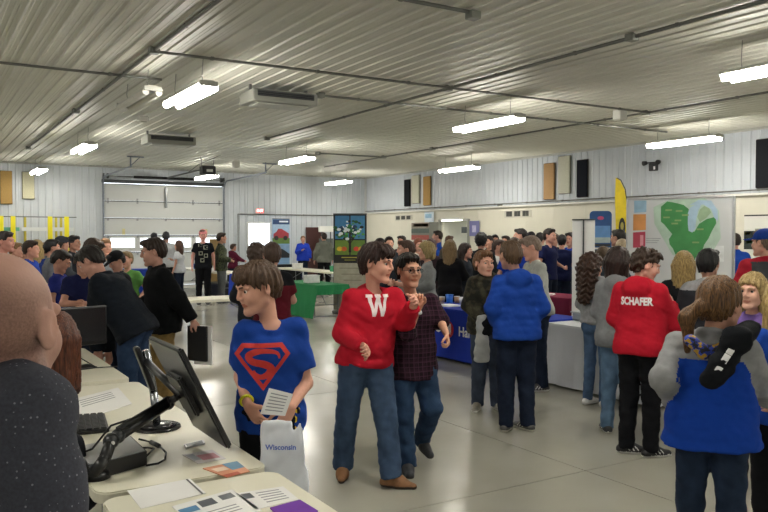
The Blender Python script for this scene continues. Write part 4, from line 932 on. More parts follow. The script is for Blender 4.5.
mprint('lake_print', z8([(392, 300), (402, 275), (425, 262), (455, 262), (440, 290), (432, 330), (428, 375), (414, 393), (396, 385), (392, 350)]), '#9db6c9', 3); mprint('upper_lake_print', z8([(400, 262), (440, 240), (500, 244), (530, 290), (532, 340), (515, 325), (500, 285), (465, 262), (425, 262)]), '#9fb8cc', 3)
mprint('peninsula_print', z8([(436, 320), (448, 285), (468, 268), (492, 280), (500, 300), (478, 325), (450, 345)]), '#8ea687', 3.5)
for q in ((300, 285), (350, 290), (380, 310), (345, 335), (330, 350), (290, 320), (450, 378), (430, 440)): mprint('town_mark', z8([(q[0]-16, q[1]-4), (q[0]+16, q[1]-4), (q[0]+16, q[1]+4), (q[0]-16, q[1]+4)]), '#7e9a62', 4)
for i, y in enumerate((420, 430, 440)): mprint('caption_line', z8([(190, y), (262-8*i, y), (262-8*i, y+4), (190, y+4)]), '#9aa0a2', 2)
mprint('pale_panel', z8([(495, 455), (560, 455), (560, 530), (495, 530)]), '#d0d3d4', 1)

# ---- foreground things on the tables
TZ0 = .7405
def ptop(px, py, z=TZ0): return onz(px, py, z)
def sheet(name, label, cat, px, m, th=.002, z=TZ0, parts=(), group=None):
    P_ = [ptop(x, y, z) for x, y in px]; c = sum(P_)/len(P_); t = thing(name, label, cat, (c[0], c[1], z), group=group)
    MB().prism([(q[0]-c[0], q[1]-c[1]) for q in P_], .0, th).build('sheet' if th < .01 else 'body', m, t)
    a, b_, c_, d_ = [Vector((q[0]-c[0], q[1]-c[1], 0)) for q in P_[:4]]
    for nm, u0, v0, u1, v1, mm in parts:
        def bl(u, v): return (a.lerp(b_, u)).lerp(d_.lerp(c_, u), v)
        vs = [bl(u0, v0), bl(u1, v0), bl(u1, v1), bl(u0, v1)]; MB().prism([(q.x, q.y) for q in vs], th, th+.0006).build(nm, mm, t)
    return t
ink = pm('#8a8c90'); W = paper('#e4e4e2')
lines = [('text_line', .1, .15+.1*i, .8, .18+.1*i, ink) for i in range(7)]
sheet('paper_sheet', 'blank white paper with a dark side strip near the table corner', 'paper', [(127, 491), (190, 479), (206, 493.5), (141, 509)], W, parts=[('dark_strip', .93, .0, .96, 1, pm('#55585c'))])
sheet('magazine', 'orange and blue glossy brochure by the rounded table corner', 'brochure', [(202.7, 469), (237, 462), (250, 472), (227, 478)], pm('#c98d6e'), .004, parts=[('blue_area', .55, 0, 1, .6, pm('#5c84a0')), ('pale_area', .1, .2, .5, .5, pm('#e0c9b4')), ('red_strip', 0, .8, .6, 1, pm('#a8503c'))])
sheet('flyer', 'small pink and grey flyer beside the tilted monitor base', 'flyer', [(182, 455), (212, 450), (226, 459), (198, 464)], pm('#c9c4c4'), parts=[('pink_area', .3, .3, .9, .8, pm('#b87f88')), ('grey_area', .05, .1, .3, .7, pm('#9aa0a8'))])
sheet('phone', 'slim silver phone lying under the tilted monitor', 'phone', [(184, 446), (203, 441.5), (205, 444.5), (186, 449)], plastic('#c8c9cb', .3), .009, parts=[('screen', .08, .1, .92, .9, plastic('#9fa2a6', .15))])
sheet('sticky_note', 'pale yellow note on the table beside the monitor stand', 'note', [(112, 442), (131, 437), (134, 442), (118, 447)], pm('#c9c497'))
sheet('paper_stack', 'sheet of white papers at the far end of the foreground table', 'paper', [(72, 400), (118, 388), (132, 404), (84, 420)], W, .004, parts=lines[:4])
sheet('paper_sheet', 'printed form with blue picture on the nearest table', 'paper', [(172, 507), (232, 490), (262, 511), (196, 530)], W, .003, parts=[('blue_print', .02, .2, .3, .4, pm('#4f7ea6')), ('photo_print', .35, .1, .6, .35, pm('#5d6166')), ('photo_print', .7, .1, .92, .3, pm('#6f7478'))]+lines[4:])
sheet('paper_sheet', 'white leaflet with grey square print left of the purple folder', 'paper', [(236, 494), (283, 487), (299, 500), (255, 510)], W, .003, parts=[('photo_print', .05, .1, .25, .4, pm('#55595e'))]+[('text_line', .35, .15+.15*i, .85, .2+.15*i, ink) for i in range(5)])
sheet('folder', 'purple folder at the bottom edge of the photo', 'folder', [(270, 509), (300, 501), (318, 512), (292, 528)], pm('#6a2f9c'), .006)
# tilted monitor on round stand
scr = plastic('#17181b', .25); blk = plastic('#121315', .35)
def quadbox(name, A, B, C_, D__, th, m, parent, o):
    """slab between four corners (world), pushed back along its normal"""
    A, B, C_, D__ = [Vector(q) for q in (A, B, C_, D__)]; n = (B-A).cross(D__-A).normalized()*th; o = Vector(o); b = MB()
    f = [A, B, C_, D__]; bm = b.bm; v0 = [bm.verts.new(q-o) for q in f]; v1 = [bm.verts.new(q+n-o) for q in f]; bm.faces.new(v0[::-1]); bm.faces.new(v1)
    for i in range(4): bm.faces.new((v0[i], v0[(i+1) % 4], v1[(i+1) % 4], v1[i]))
    bmesh.ops.bevel(bm, geom=bm.edges[:], offset=abs(th)*.3, segments=2, affect='EDGES'); return b.build(name, m, parent)
B1, T1 = np.array([1.235, 3.43, .80]), np.array([1.0, 3.43, 1.285]); yv = np.array([0, .52, 0])
B2, T2 = B1+yv, T1+yv; mo = (1.13, 3.9, .742)
t = thing('monitor', 'large black flat monitor tilted back on a round stand in the foreground', 'monitor', mo)
sd = quadbox('screen_shell', B1, B2, T2, T1, .028, plastic('#1c1d20', .3), t, mo)
nrmv = np.cross(B2-B1, T1-B1); nrmv /= np.linalg.norm(nrmv); cM = (B1+T2)/2
ins = lambda q: q+(cM-q)*.045
fr = nrmv*.0285
quadbox('screen', ins(B1)+fr, ins(B2)+fr, ins(T2)+fr, ins(T1)+fr, .002, scr, t, mo)
bk = -nrmv*.001; i2 = lambda q: q+(cM-q)*.6
quadbox('rear_housing', i2(B1)+bk, i2(T1)+bk, i2(T2)+bk, i2(B2)+bk, .03, blk, t, mo)
pb = ptop(157, 428); sb = Vector(pb)-Vector(mo)
MB().cyl((sb.x, sb.y, 0), (sb.x, sb.y, .012), .13, .125, n=28).cyl((sb.x, sb.y, .012), (sb.x, sb.y, .03), .11, .05, n=28).build('round_base', plastic('#1a1b1e', .2), t, True)
tp = Vector(P(146, 350, 4.2))-Vector(mo); MB().tube([(sb.x, sb.y, .02), (sb.x*.7+tp.x*.3, sb.y*.7+tp.y*.3, .2), tuple(tp)], .022, 12).build('stand_pole', metalm('#8b8f94', .25), t, True)
MB().tube([(tp.x, tp.y, tp.z-.06), tuple(Vector(cM-nrmv*.03)-Vector(mo))], .02, 10).build('tilt_hinge', blk, t, True)
MB().box((tp.x-.01, tp.y, tp.z-.1), (.03, .06, .26), .01, rot=Matrix.Rotation(-.35, 3, 'Y')).build('black_spine', blk, t)
# swing arm, docking unit, keyboard, cables
ab = ptop(96, 478); t = thing('screen_mount', 'black jointed swing arm rising from the docking unit towards the monitor', 'arm', tuple(ab)); o = Vector(ab)
q = [Vector(x)-o for x in (P(94, 478, 3.28), P(105, 458, 3.3), P(111, 441, 3.38), P(118, 436, 3.42), P(168, 403, 3.75))]
MB().cyl((0, 0, 0), (0, 0, .03), .06, .05, n=18).cyl((0, 0, .03), q[0]+Vector((0, 0, .03)), .028).build('clamp_base', blk, t, True); MB().tube([q[0]+Vector((0, 0, .02)), q[1], q[2]], .026, 10).build('lower_arm', blk, t, True)
MB().ball(q[2], .036, 12).ball(q[3], .033, 12).build('joint', plastic('#26282b', .3), t, True); MB().tube([q[3], q[4]], .027, 10).tube([q[3]+Vector((0, 0, .03)), q[4]+Vector((0, 0, .02))], .014, 8).build('upper_arm', blk, t, True)
MB().ball(q[4], .034, 12).tube([q[4], Vector(cM-nrmv*.05)-o], .018, 8).build('mount_joint', blk, t, True); MB().cyl(q[2]+Vector((0, -.035, 0)), q[2]+Vector((0, -.042, 0)), .008).build('silver_bolt', metalm('#d0d0d0'), t)
MB().tube([q[4]+Vector((-.02, 0, -.02)), q[3]+Vector((-.03, 0, .05)), q[2]+Vector((-.06, .1, -.05)), Vector((-.12, .3, .01))], .005, 6).build('cable', blk, t, True)
def pbox(name, label, cat, px, z1, m_side, m_top, extra=None):
    P_ = [ptop(x, y) for x, y in px]; c = sum(P_)/len(P_); t = thing(name, label, cat, (c[0], c[1], TZ0)); pl_ = [(q[0]-c[0], q[1]-c[1]) for q in P_]
    MB().prism(pl_, 0, z1).build('housing', m_side, t); MB().prism([(x*.93, y*.93) for x, y in pl_], z1, z1+.006).build('lid', m_top, t); return t, pl_
t, pl_ = pbox('docking_unit', 'low black equipment box with silver top and cables, behind the white paper', 'electronics', [(88, 482), (147, 465), (131, 449), (72, 462)], .065, plastic('#17181a', .4), plastic('#a4a6a8', .45))
MB().box((.1, -.09, .03), (.03, .004, .012)).build('port', paint('#d0d0d0'), t); MB().box((.0, -.115, .03), (.03, .004, .012)).build('label_strip', paint('#cfcfcf'), t)
kb = ptop(88, 426); t = thing('keyboard', 'black keyboard behind the docking unit beside the bald man', 'keyboard', tuple(kb), math.radians(-8))
MB().box((0, 0, .012), (.2, .4, .02), .006).build('tray', plastic('#1d1e20', .4), t); b = MB()
for i in range(5):
    for j in range(12): b.box((-.075+i*.037, -.18+j*.032, .027), (.03, .026, .01), .003, seg=1)
b.build('keys', plastic('#2b2d30', .4), t)['kind'] = 'stuff'
ca = ptop(147, 463); t = thing('power_cable', 'black looped power cable behind the docking unit', 'cable', tuple(ca)); o = Vector(ca)
def tpt(px, py, z=.012): return Vector(ptop(px, py))-o+Vector((0, 0, z))
MB().tube([tpt(139, 445, .03), tpt(146, 443), tpt(152, 445), tpt(160, 449), tpt(166, 455), tpt(165, 462), tpt(158, 466), tpt(146, 468)], .005, 6).build('cord', blk, t, True)
MB().tube([tpt(141, 452, .02), tpt(148, 450), tpt(154, 451), tpt(146, 459)], .005, 6).build('cord', blk, t, True); MB().tube([tpt(151, 445, .015), tpt(159, 449, .015)], .012, 8).build('plug', blk, t, True)
# black monitor on the middle table
pb = ptop(79, 369); t = thing('monitor', 'small black monitor on the table behind the bald man', 'monitor', tuple(pb), math.radians(15))
MB().box((0, 0, .34), (.46, .035, .31), .01).build('screen_shell', blk, t); MB().box((0, -.019, .345), (.43, .003, .27)).build('screen', scr, t); MB().box((.0, .03, .14), (.06, .03, .26), .008).build('stand_neck', blk, t); MB().box((0, .02, .008), (.24, .18, .015), .005).build('base', blk, t)
MB().tube([(.0, .03, .1), (.1, -.1, .01), (.25, -.15, .008)], .005, 6).build('cable', blk, t, True)
# items on far tables
def cup(px, py, z, lab, col, r=.045, h=.13, cat='cup', x=None):
    p = onz(px, py, z); t = thing('cup', lab, cat, tuple(p)); MB().cyl((0, 0, 0), (0, 0, h), r*.8, r, n=18).build('body', plastic(col, .35), t, True); MB().cyl((0, 0, h), (0, 0, h+.006), r*1.05, n=18).build('rim', plastic('#e0e0e0' if col[1] > '5' else col, .4), t, True)
cup(449.5, 304, .752, 'bright blue plastic cup on the bank table', '#2a6fd0', .06, .14); cup(442, 303.5, .752, 'tan paper cup left of the blue cup', '#b89a78', .045, .1); cup(457, 303, .752, 'small tan jar right of the blue cup', '#a88668', .045, .1); cup(462, 304, .752, 'white cup by the camouflage jacket on the bank table', '#dedede', .05, .1)
p = onz(573, 321, .75); t = thing('storage_bin', 'grey plastic bin on the white cloth beside the curly-haired girl', 'bin', (p[0]+.2, p[1]-.1, .75)); MB().box((0, 0, .05), (.3, .34, .1), .02).build('body', plastic('#8b929b'), t); MB().box((0, 0, .105), (.33, .37, .015), .006).build('rim', plastic('#a3aab2'), t)
p = onz(492, 297, .745); 
for k, (x, y, z, lab) in enumerate(((6.8, 9.3, .752, 'white brochure stack at the far end of the bank table'), (6.75, 7.5, .752, 'white brochure stack at the near end of the bank table'), (6.9, 6.2, .752, 'white leaflets on the white cloth'), (9.6, 10.2, .752, 'white paper plate stack on the maroon cloth'))):
    t = thing('brochure_stack', lab, 'papers', (x, y, z), .2*k); [MB().box((0.004*i, .003*i, .004+.008*i), (.22, .28, .007), .001).build('brochure', W, t) for i in range(3)]
for k, (x, y, c, lab) in enumerate(((7.6, 22.2, '#d8d8d8', 'white box on the table beside the camouflage person'), (7.8, 24.2, '#2f58b8', 'blue tub on the far white table'), (10.7, 20.3, '#3b8f62', 'green carton on the white table near the art banner'), (10.6, 22.8, '#e4e4e0', 'white carton on the far part of the wall table'), (10.4, 26.05, '#2f8f76', 'teal carton on the black cloth'), (7.6, 15.6, '#e6e8e6', 'white bag of supplies on the green cloth'), (9.6, 13.2, '#b89a6a', 'cardboard carton on the white table behind the bank table'))):
    z = .7405 if k in (0, 1, 2, 3, 6) else .752; t = thing('carton', lab, 'box', (x, y, z), .3*k); MB().box((0, 0, .08), (.26, .3, .16), .015).build('body', mat('carton', c, .6), t); MB().box((0, 0, .165), (.27, .31, .015), .004).build('lid', mat('carton', c, .5), t)
t = thing('equipment_case', 'black equipment case on the floor under the far white table', 'case', (7.9, 22.6, 0), .1); MB().box((0, 0, .18), (.5, 1.1, .36), .03).build('body', plastic('#1b1c1f'), t); MB().box((0, 0, .37), (.52, 1.12, .03), .01).build('lid', plastic('#26282b'), t)
# tall display with black picture sheet near the garage door
# ================================================================= people
blk_j = cloth('black_cotton', '#15171b'); navy = cloth('navy_cotton', '#1a2140'); grey_s = cloth('grey_fleece', '#8d8f92', .15)
red = cloth('red_fleece', '#b01a2c', .06); blu = cloth('blue_fleece', '#1d449c', .06)
dnm, dnd, dnl, dng = denim('#3b4d66'), denim('#1d2536'), denim('#5d7894'), denim('#40495a'); blkp = cloth('black_trousers', '#111216'); khaki = cloth('khaki_twill', '#8c7448')
def pants(m, **k): return dict(mat=m, name='jeans' if m.name.startswith('denim') else 'trousers', **k)
def plaid(name, c1, c2, c3, sc=.055):
    m = bpy.data.materials.new(name); m.use_nodes = True; nt = m.node_tree; N, L = nt.nodes, nt.links; b = N['Principled BSDF']; b.inputs['Roughness'].default_value = .9; b.inputs['Specular IOR Level'].default_value = .15
    tc = N.new('ShaderNodeTexCoord'); sp = N.new('ShaderNodeSeparateXYZ'); L.new(tc.outputs['Object'], sp.inputs[0]); prev = None
    col = N.new('ShaderNodeRGB'); col.outputs[0].default_value = lin(c1); prev = col.outputs[0]
    for ax_, c, k, th in (('X', c2, 1, .3), ('Z', c2, 1, .3), ('X', c3, 2.0, .75), ('Z', c3, 2.0, .75)):
        a = N.new('ShaderNodeMath'); a.operation = 'MULTIPLY'; a.inputs[1].default_value = 2*math.pi*k/(sc*2); L.new(sp.outputs[ax_], a.inputs[0])
        s_ = N.new('ShaderNodeMath'); s_.operation = 'SINE'; L.new(a.outputs[0], s_.inputs[0]); g = N.new('ShaderNodeMath'); g.operation = 'GREATER_THAN'; g.inputs[1].default_value = th; L.new(s_.outputs[0], g.inputs[0])
        h_ = N.new('ShaderNodeMath'); h_.operation = 'MULTIPLY'; h_.inputs[1].default_value = .55; L.new(g.outputs[0], h_.inputs[0])
        mx_ = N.new('ShaderNodeMix'); mx_.data_type = 'RGBA'; L.new(h_.outputs[0], mx_.inputs['Factor']); L.new(prev, mx_.inputs['A']); mx_.inputs['B'].default_value = lin(c); prev = mx_.outputs['Result']
    L.new(prev, b.inputs['Base Color']); return m
def dotted(name, c1, c2):
    m = bpy.data.materials.new(name); m.use_nodes = True; nt = m.node_tree; N, L = nt.nodes, nt.links; b = N['Principled BSDF']; b.inputs['Roughness'].default_value = .9; b.inputs['Specular IOR Level'].default_value = .15
    tc = N.new('ShaderNodeTexCoord'); v = N.new('ShaderNodeTexVoronoi'); v.inputs['Scale'].default_value = 95; v.inputs['Randomness'].default_value = .3; L.new(tc.outputs['Object'], v.inputs['Vector'])
    g = N.new('ShaderNodeMath'); g.operation = 'LESS_THAN'; g.inputs[1].default_value = .15; L.new(v.outputs['Distance'], g.inputs[0])
    nz = N.new('ShaderNodeTexNoise'); nz.inputs['Scale'].default_value = 200; L.new(tc.outputs['Object'], nz.inputs['Vector'])
    mx_ = N.new('ShaderNodeMix'); mx_.data_type = 'RGBA'; L.new(g.outputs[0], mx_.inputs['Factor']); mx_.inputs['A'].default_value = lin(c1); mx_.inputs['B'].default_value = lin(c2)
    m2 = N.new('ShaderNodeMix'); m2.data_type = 'RGBA'; m2.blend_type = 'MULTIPLY'; m2.inputs['Factor'].default_value = .5; L.new(mx_.outputs['Result'], m2.inputs['A']); L.new(nz.outputs['Fac'], m2.inputs['B']); L.new(m2.outputs['Result'], b.inputs['Base Color']); return m
def camo(name, c1, c2, c3, sc=18):
    m = bpy.data.materials.new(name); m.use_nodes = True; nt = m.node_tree; N, L = nt.nodes, nt.links; b = N['Principled BSDF']; b.inputs['Roughness'].default_value = .9
    tc = N.new('ShaderNodeTexCoord'); nz = N.new('ShaderNodeTexNoise'); nz.inputs['Scale'].default_value = sc; nz.inputs['Detail'].default_value = 3; L.new(tc.outputs['Object'], nz.inputs['Vector'])
    r = N.new('ShaderNodeValToRGB'); r.color_ramp.interpolation = 'CONSTANT'; r.color_ramp.elements[0].color = lin(c1); r.color_ramp.elements[1].position = .48; r.color_ramp.elements[1].color = lin(c2); e_ = r.color_ramp.elements.new(.57); e_.color = lin(c3)
    L.new(nz.outputs['Fac'], r.inputs[0]); L.new(r.outputs[0], b.inputs['Base Color']); return m

# ---- bald man, left edge
bald = human('bald man in dark grey dotted shirt at the left edge, seen from behind', -52, 1.29, 257, 128, H=1.93, lod=0, hair='none', hc='#5d4436', sk='#a67d6d', hface=147, hpitch=4, seed=2, hs=.98, bw=1.02, stubble=True,
      top=dict(kind='shirt', mat=dotted('dotted_shirt', '#4a4c56', '#8a8c96'), fit=1.2, hem=.84, belly=.05, name='shirt'), pants=pants(dnd), arms=('down', 'table'), hbulk=.6,
      ov=dict(head=(2, 330, -.02)))
J_, s_, cf_ = bald['J'], bald['s'], bald['cf']; G = Field(J_['neck']-.2, J_['neck']+.2, .008)
nk_ = J_['neck']+np.array([0, 0, .012]); ax_ = nrm(np.array([0, 0, 1])+cf_*.3)
for k_ in range(4): G.torus(nk_+ax_*(.012*k_-.012), ax_, .072*s_-.003*k_, .006, .01)
link('collar', G.mesh('collar'), dotted('dotted_shirt', '#4a4c56', '#8a8c96'), bald['top'][0])
# ---- boy in blue T-shirt with the red shield
boy = human('boy in blue T-shirt with red diamond emblem, looking left and holding papers', 270, 4.0, 261, -8, lod=1, hair='fringe', hc='#4a3626', sk='#c48c72', hface=-62, hpitch=14, hs=1.13, seed=4, hbulk=1.1, bw=.92,
      top=dict(kind='tshirt', mat=cloth('blue_jersey', '#1a3f90', .05), hem=.835, fit=.55, short=.7, sleeve=.014, hemfit=.012), pants=dict(mat=[blkp, mat('yellow_stripe', '#d8b822', .8)], fit=.008, name='trousers', matfn=lambda c, J: ((c@nrm(J['hipL']-J['hipR'])-J['hipL']@nrm(J['hipL']-J['hipR']) > .06) & (np.abs(((c@nrm(np.cross(J['hipL']-J['hipR'], (0, 0, 1)))) % .03)-.015) < .008)).astype(int)),
      arms=('down', 'down'), ov=dict(shR=(246, 332, -.02), shL=(295, 330, .03), elR=(241, 377, .06), wrR=(247, 403, -.14), elL=(306, 383, .05), wrL=(291, 407, -.17), head=(257.5, 289, -.03)), hands=(((-.55, .15, -.8), (-.5, -.8, 0)), ((.45, .25, -.85), (.5, -.8, 0))), curl=(.5, .7))
def stroke(pts, ws, n=5):
    """polygon strips following a smooth path with changing width"""
    P_ = []; N = len(pts)
    for i in range(N-1):
        g = lambda j: np.array(pts[min(max(j, 0), N-1)], float)
        p0, p1, p2, p3 = g(i-1), g(i), g(i+1), g(i+2)
        for j in range(n+(i == N-2)):
            t = j/n; P_.append((.5*((2*p1)+(-p0+p2)*t+(2*p0-5*p1+4*p2-p3)*t*t+(-p0+3*p1-3*p2+p3)*t**3), ws[i]*(1-t)+ws[i+1]*t))
    L_, R_ = [], []
    for i, (p, w_) in enumerate(P_):
        a = P_[max(i-1, 0)][0]; b_ = P_[min(i+1, len(P_)-1)][0]; tn = (b_-a)/max(np.linalg.norm(b_-a), 1e-6); nn_ = np.array([-tn[1], tn[0]]); L_.append(p+nn_*w_/2); R_.append(p-nn_*w_/2)
    return [[tuple(L_[i]), tuple(L_[i+1]), tuple(R_[i+1]), tuple(R_[i])] for i in range(len(L_)-1)]
dia = [(-1, .38), (-.72, .78), (.72, .78), (1, .38), (0, -.95)]; din = [(-.82, .37), (-.64, .62), (.64, .62), (.82, .37), (0, -.72)]
k = .14; ringp = []
for i in range(5):
    j = (i+1) % 5; ringp.append([(dia[i][0]*k, dia[i][1]*k), (dia[j][0]*k, dia[j][1]*k), (din[j][0]*k, din[j][1]*k), (din[i][0]*k, din[i][1]*k)])
tpos = P(263, 366, 3.86)-boy['base']; uu = -boy['sx']; rprint = mat('red_print', '#c2352e', .8)
decal('shield_outline', ringp, boy, tpos, uu, (0, 0, 1), rprint, .015, .003)
spol = stroke([(.60, .22), (.52, .42), (.15, .50), (-.25, .48), (-.50, .32), (-.36, .12), (.05, .02), (.30, -.14), (.18, -.36), (-.06, -.46), (-.26, -.36), (-.34, -.22)], [.06, .12, .17, .22, .24, .26, .27, .27, .24, .18, .14, .10])
decal('shield_letter', [[(x*k, y*k) for x, y in q] for q in spol], boy, tpos, uu, (0, 0, 1), rprint, .015, .0035)
def bracelet(hu, sd, label, col, rad=.031, wd=.011, off=.02):
    w0, e0 = hu['J']['wr'+sd], hu['J']['el'+sd]; ax_ = nrm(e0-w0); a1 = nrm(np.cross(ax_, (0.3, .2, 1))); a2 = np.cross(ax_, a1); c = w0+ax_*off
    pts = [Vector(c+rad*(a1*math.cos(t)+a2*math.sin(t))) for t in np.linspace(0, 2*math.pi, 19)]; return MB().tube(pts, wd, 6).build(label, plastic(col, .5), hu['root'], True)
bracelet(boy, 'R', 'wristband', '#cfd21e', .03, .008)
# paper and bag in his hands
def heldsheet(name, label, cat, q, d, m, dd=(0, 0, 0, 0), th=.002, parts=()):
    P_ = [P(x, y, d+e_) for (x, y), e_ in zip(q, dd)]; c = sum(P_)/4; t = thing(name, label, cat, tuple(c)); quadbox('sheet', *P_, th, m, t, tuple(c))
    n = nrm(np.cross(P_[1]-P_[0], P_[3]-P_[0])); n = n if n@(C0-c) > 0 else -n
    a, b_, c_, d_ = P_
    for nm, u0, v0, u1, v1, mm in parts:
        bl = lambda u, v: ((a*(1-u)+b_*u)*(1-v)+(d_*(1-u)+c_*u)*v)+n*.0045
        quadbox(nm, bl(u0, v0), bl(u1, v0), bl(u1, v1), bl(u0, v1), .001, mm, t, tuple(c))
    return t
heldsheet('paper_sheet', 'white printed sheet in the hand of the boy in blue T-shirt', 'paper', [(269, 388), (293, 394), (285, 416), (260, 414)], 3.72, W, (.02, 0, -.02, 0), parts=[('text_line', .15, .15+.13*i, .85, .19+.13*i, ink) for i in range(6)])
def bag(label, top_c, wtop, wbot, hgt, m, th=.05, lean=(0, 0, 0), seed=0, az=None):
    o = np.array(top_c); t = thing('plastic_bag', label, 'bag', tuple(o-np.array([0, 0, hgt]))); r_ = np.array([math.cos(-YAW), math.sin(-YAW), 0]) if az is None else np.array([math.cos(az), math.sin(az), 0]); fz = np.cross((0, 0, 1), r_)
    B = Field(np.array([-.3, -.3, -.03]), np.array([.3, .3, hgt+.12]), .012)
    for s1 in np.linspace(-1, 1, 5): B.cone(r_*s1*wbot/2*.8+np.array([0, 0, .02]), r_*s1*wtop/2*.8+np.array(lean)+np.array([0, 0, hgt]), th*.5, .012, .03, fz, 1.3)
    B.wrinkle(.008, 18, seed); link('bag_body', B.mesh('bag'), m, t)
    return t, r_, fz
wb = mat('thin_white_plastic', '#d5dae2', .35, 0, .05, 8, .1)
bt, br, bf = bag('white plastic bag with faint blue lettering hanging from the boy in blue T-shirt', P(282, 424, 3.66), .2, .23, .34, wb, .06, seed=3)
o_ = text('lettering', 'Wisconsin', .034, Matrix.Identity(4), mat('blue_print', '#4a62b4', .6), bt, .001)
o_.matrix_local = frame(Vector(-bf*.045+np.array([0, 0, .24])), br, (0, 0, 1)); o_.name = 'lettering'
# ---- the pair walking in the middle
redg = human('young man in red hoodie with white W, walking in brown boots', 371, 5.62, 240, 28, lod=1, hair='fringe', hc='#2b1a16', sk='#c98d74', hface=62, hpitch=6, hs=1.16, seed=6, hbulk=1.2,
      top=dict(kind='hoodie', mat=red, hem=.90, fit=.9), pants=pants(dnm, fit=.02, cuff=.06), shoes=('#7d5634', '#2c2018', 'boot'), toe=(-30, 45),
      ov=dict(shR=(352, 298, -.07), shL=(394, 297, .08), elR=(342, 334, -.1), wrR=(363, 346, -.28), elL=(405, 322, .0), wrL=(413, 306, -.2), hipR=(355, 362, -.04), hipL=(377, 362, .04), knR=(347, 412, .03), anR=(343, 462, .15), knL=(386, 418, -.05), anL=(391, 472, -.1), head=(377, 264, -.02)), curl=(.95, 1.0), hands=(((.1, .9, -.1), (.6, -.1, -.3)), None))
def Wpoly(sz):
    q = []
    for x0, x1 in ((-.42, -.2), (.0, -.2), (.0, .22), (.42, .22)): q.append([(x0-.085, .42), (x0+.085, .42), (x1+.075, -.5), (x1-.075, -.5)])
    for x in (-.42, .0, .42): q.append([(x-.15, .5), (x+.15, .5), (x+.15, .36), (x-.15, .36)])
    return [[((x+y*.12)*sz, y*sz) for x, y in p] for p in q]
decal('chest_letter', Wpoly(.155), redg, P(381, 306, 5.47)-redg['base'], -redg['sx'], nrm(redg['tax']) if 'tax' in redg else (0, 0, 1), mat('white_print', '#e6dada', .8), .02, .003)
MB().box((0, 0, 0), (.05, .1, .15), .015, rz=.5).build('phone_pouch', cloth('pouch', '#1b1d26'), redg['root'], loc=Vector(P(347, 366, 5.55)-redg['base']))
ag = human('young man with black glasses in dark plaid shirt, walking in jeans', 411, 5.9, 252, 18, lod=1, hair='short', hc='#15110f', sk='#c08a68', hface=28, hpitch=2, hs=1.13, seed=7, glasses=True, iris='#20150f',
      top=dict(kind='shirt', mat=plaid('dark_plaid', '#1a0f16', '#2e1a26', '#432838', .035), hem=.84, roll=.15, fit=1.3), pants=pants(denim('#2c405c'), fit=.02, cuff=.055), shoes=('#2c2e33', '#1d1e20'), toe=(-10, 10),
      ov=dict(shR=(395, 302, -.04), shL=(430, 301, .05), elR=(408, 332, -.26), wrR=(418, 309, -.34), elL=(441, 322, .0), wrL=(446, 333, -.2), hipR=(402, 368, -.03), hipL=(422, 367, .03), knR=(403, 415, -.05), anR=(407, 461, -.02), knL=(432, 408, .0), anL=(422, 438, .36), head=(409, 271, -.02)), curl=(1.1, 1.0), hands=((( 0.0, .1, 1), (.4, .9, 0)), ((0, .6, -.8), (.8, -.3, 0))))
bracelet(ag, 'R', 'wristwatch', '#c9ccd0', .031, .009)
# ---- pair before the bank table
bh = human('man in royal blue hoodie and dark jeans standing with his back to us', 517, 7.1, 243, -165, lod=1, hair='short', hc='#4b3826', sk='#c08a70', hface=-150, hs=1.12, seed=8, bw=1.0, arms=(((.235, -.03, 1.15), (.17, .14, 1.0)), ((.235, -.03, 1.15), (.17, .14, 1.0))),
      top=dict(kind='hoodie', mat=blu, hem=.87, fit=1.15), pants=pants(dnd, fit=.022), shoes=('#4a4a48', '#c9c7bf'), toe=(25, -30), ov=dict(head=(510, 256, 0)))
sm = human('smiling young man in dark camouflage jacket facing the blue hoodie', 488, 7.95, 250, 10, lod=1, hair='short', hc='#6b4a30', sk='#c8927a', hface=32, hs=1.18, seed=9, arms=((.22, .02, 1.15), (.1, .2, .98)) and (((.22, .02, 1.15), (.08, .2, .99)), ((.24, -.0, 1.15), (.1, .2, 1.0))),
      top=dict(kind='jacket', mat=camo('dark_camo', '#17170f', '#2e2b1c', '#3d3a2a', 14), hem=.84, fit=.8, hood=True), pants=pants(dng, fit=.02), shoes=('#8a877c', '#c9c7bf'), toe=(-20, 20), ov=dict(head=(484, 264, -.02)))
t = thing('black_cap', 'black cap held by the smiling young man', 'cap', tuple(P(489, 322, 7.66))); G = Field(np.array([-.2, -.2, -.2]), np.array([.2, .2, .2]), .012); G.ell((0, 0, 0), (.11, .1, .1), None, .02); G.cone((-.05, 0, -.09), (-.04, .02, -.15), .06, .04, .03); G.wrinkle(.006, 20, 3); link('crown', G.mesh('cap'), blk_j, t)
bag('clear grey-white bag held by the smiling young man', P(482, 318, 7.6), .08, .12, .42, mat('pale_film', '#a9acab', .3, 0, .1, 9), .05, seed=5)
hu = human('older man in light grey sweater bending his head behind the blue table', 538, 9.0, 236, -70, lod=2, hair='short', hc='#7d6c60', sk='#c98f78', hface=-80, hpitch=22, hs=1.12, seed=10, bw=1.1, arms=('table', 'table'), hbulk=.3, lean=6, top=dict(kind='sweater', mat=cloth('pale_grey_knit', '#a3a6a0'), hem=.86, fit=1.4), pants=pants(dnd))
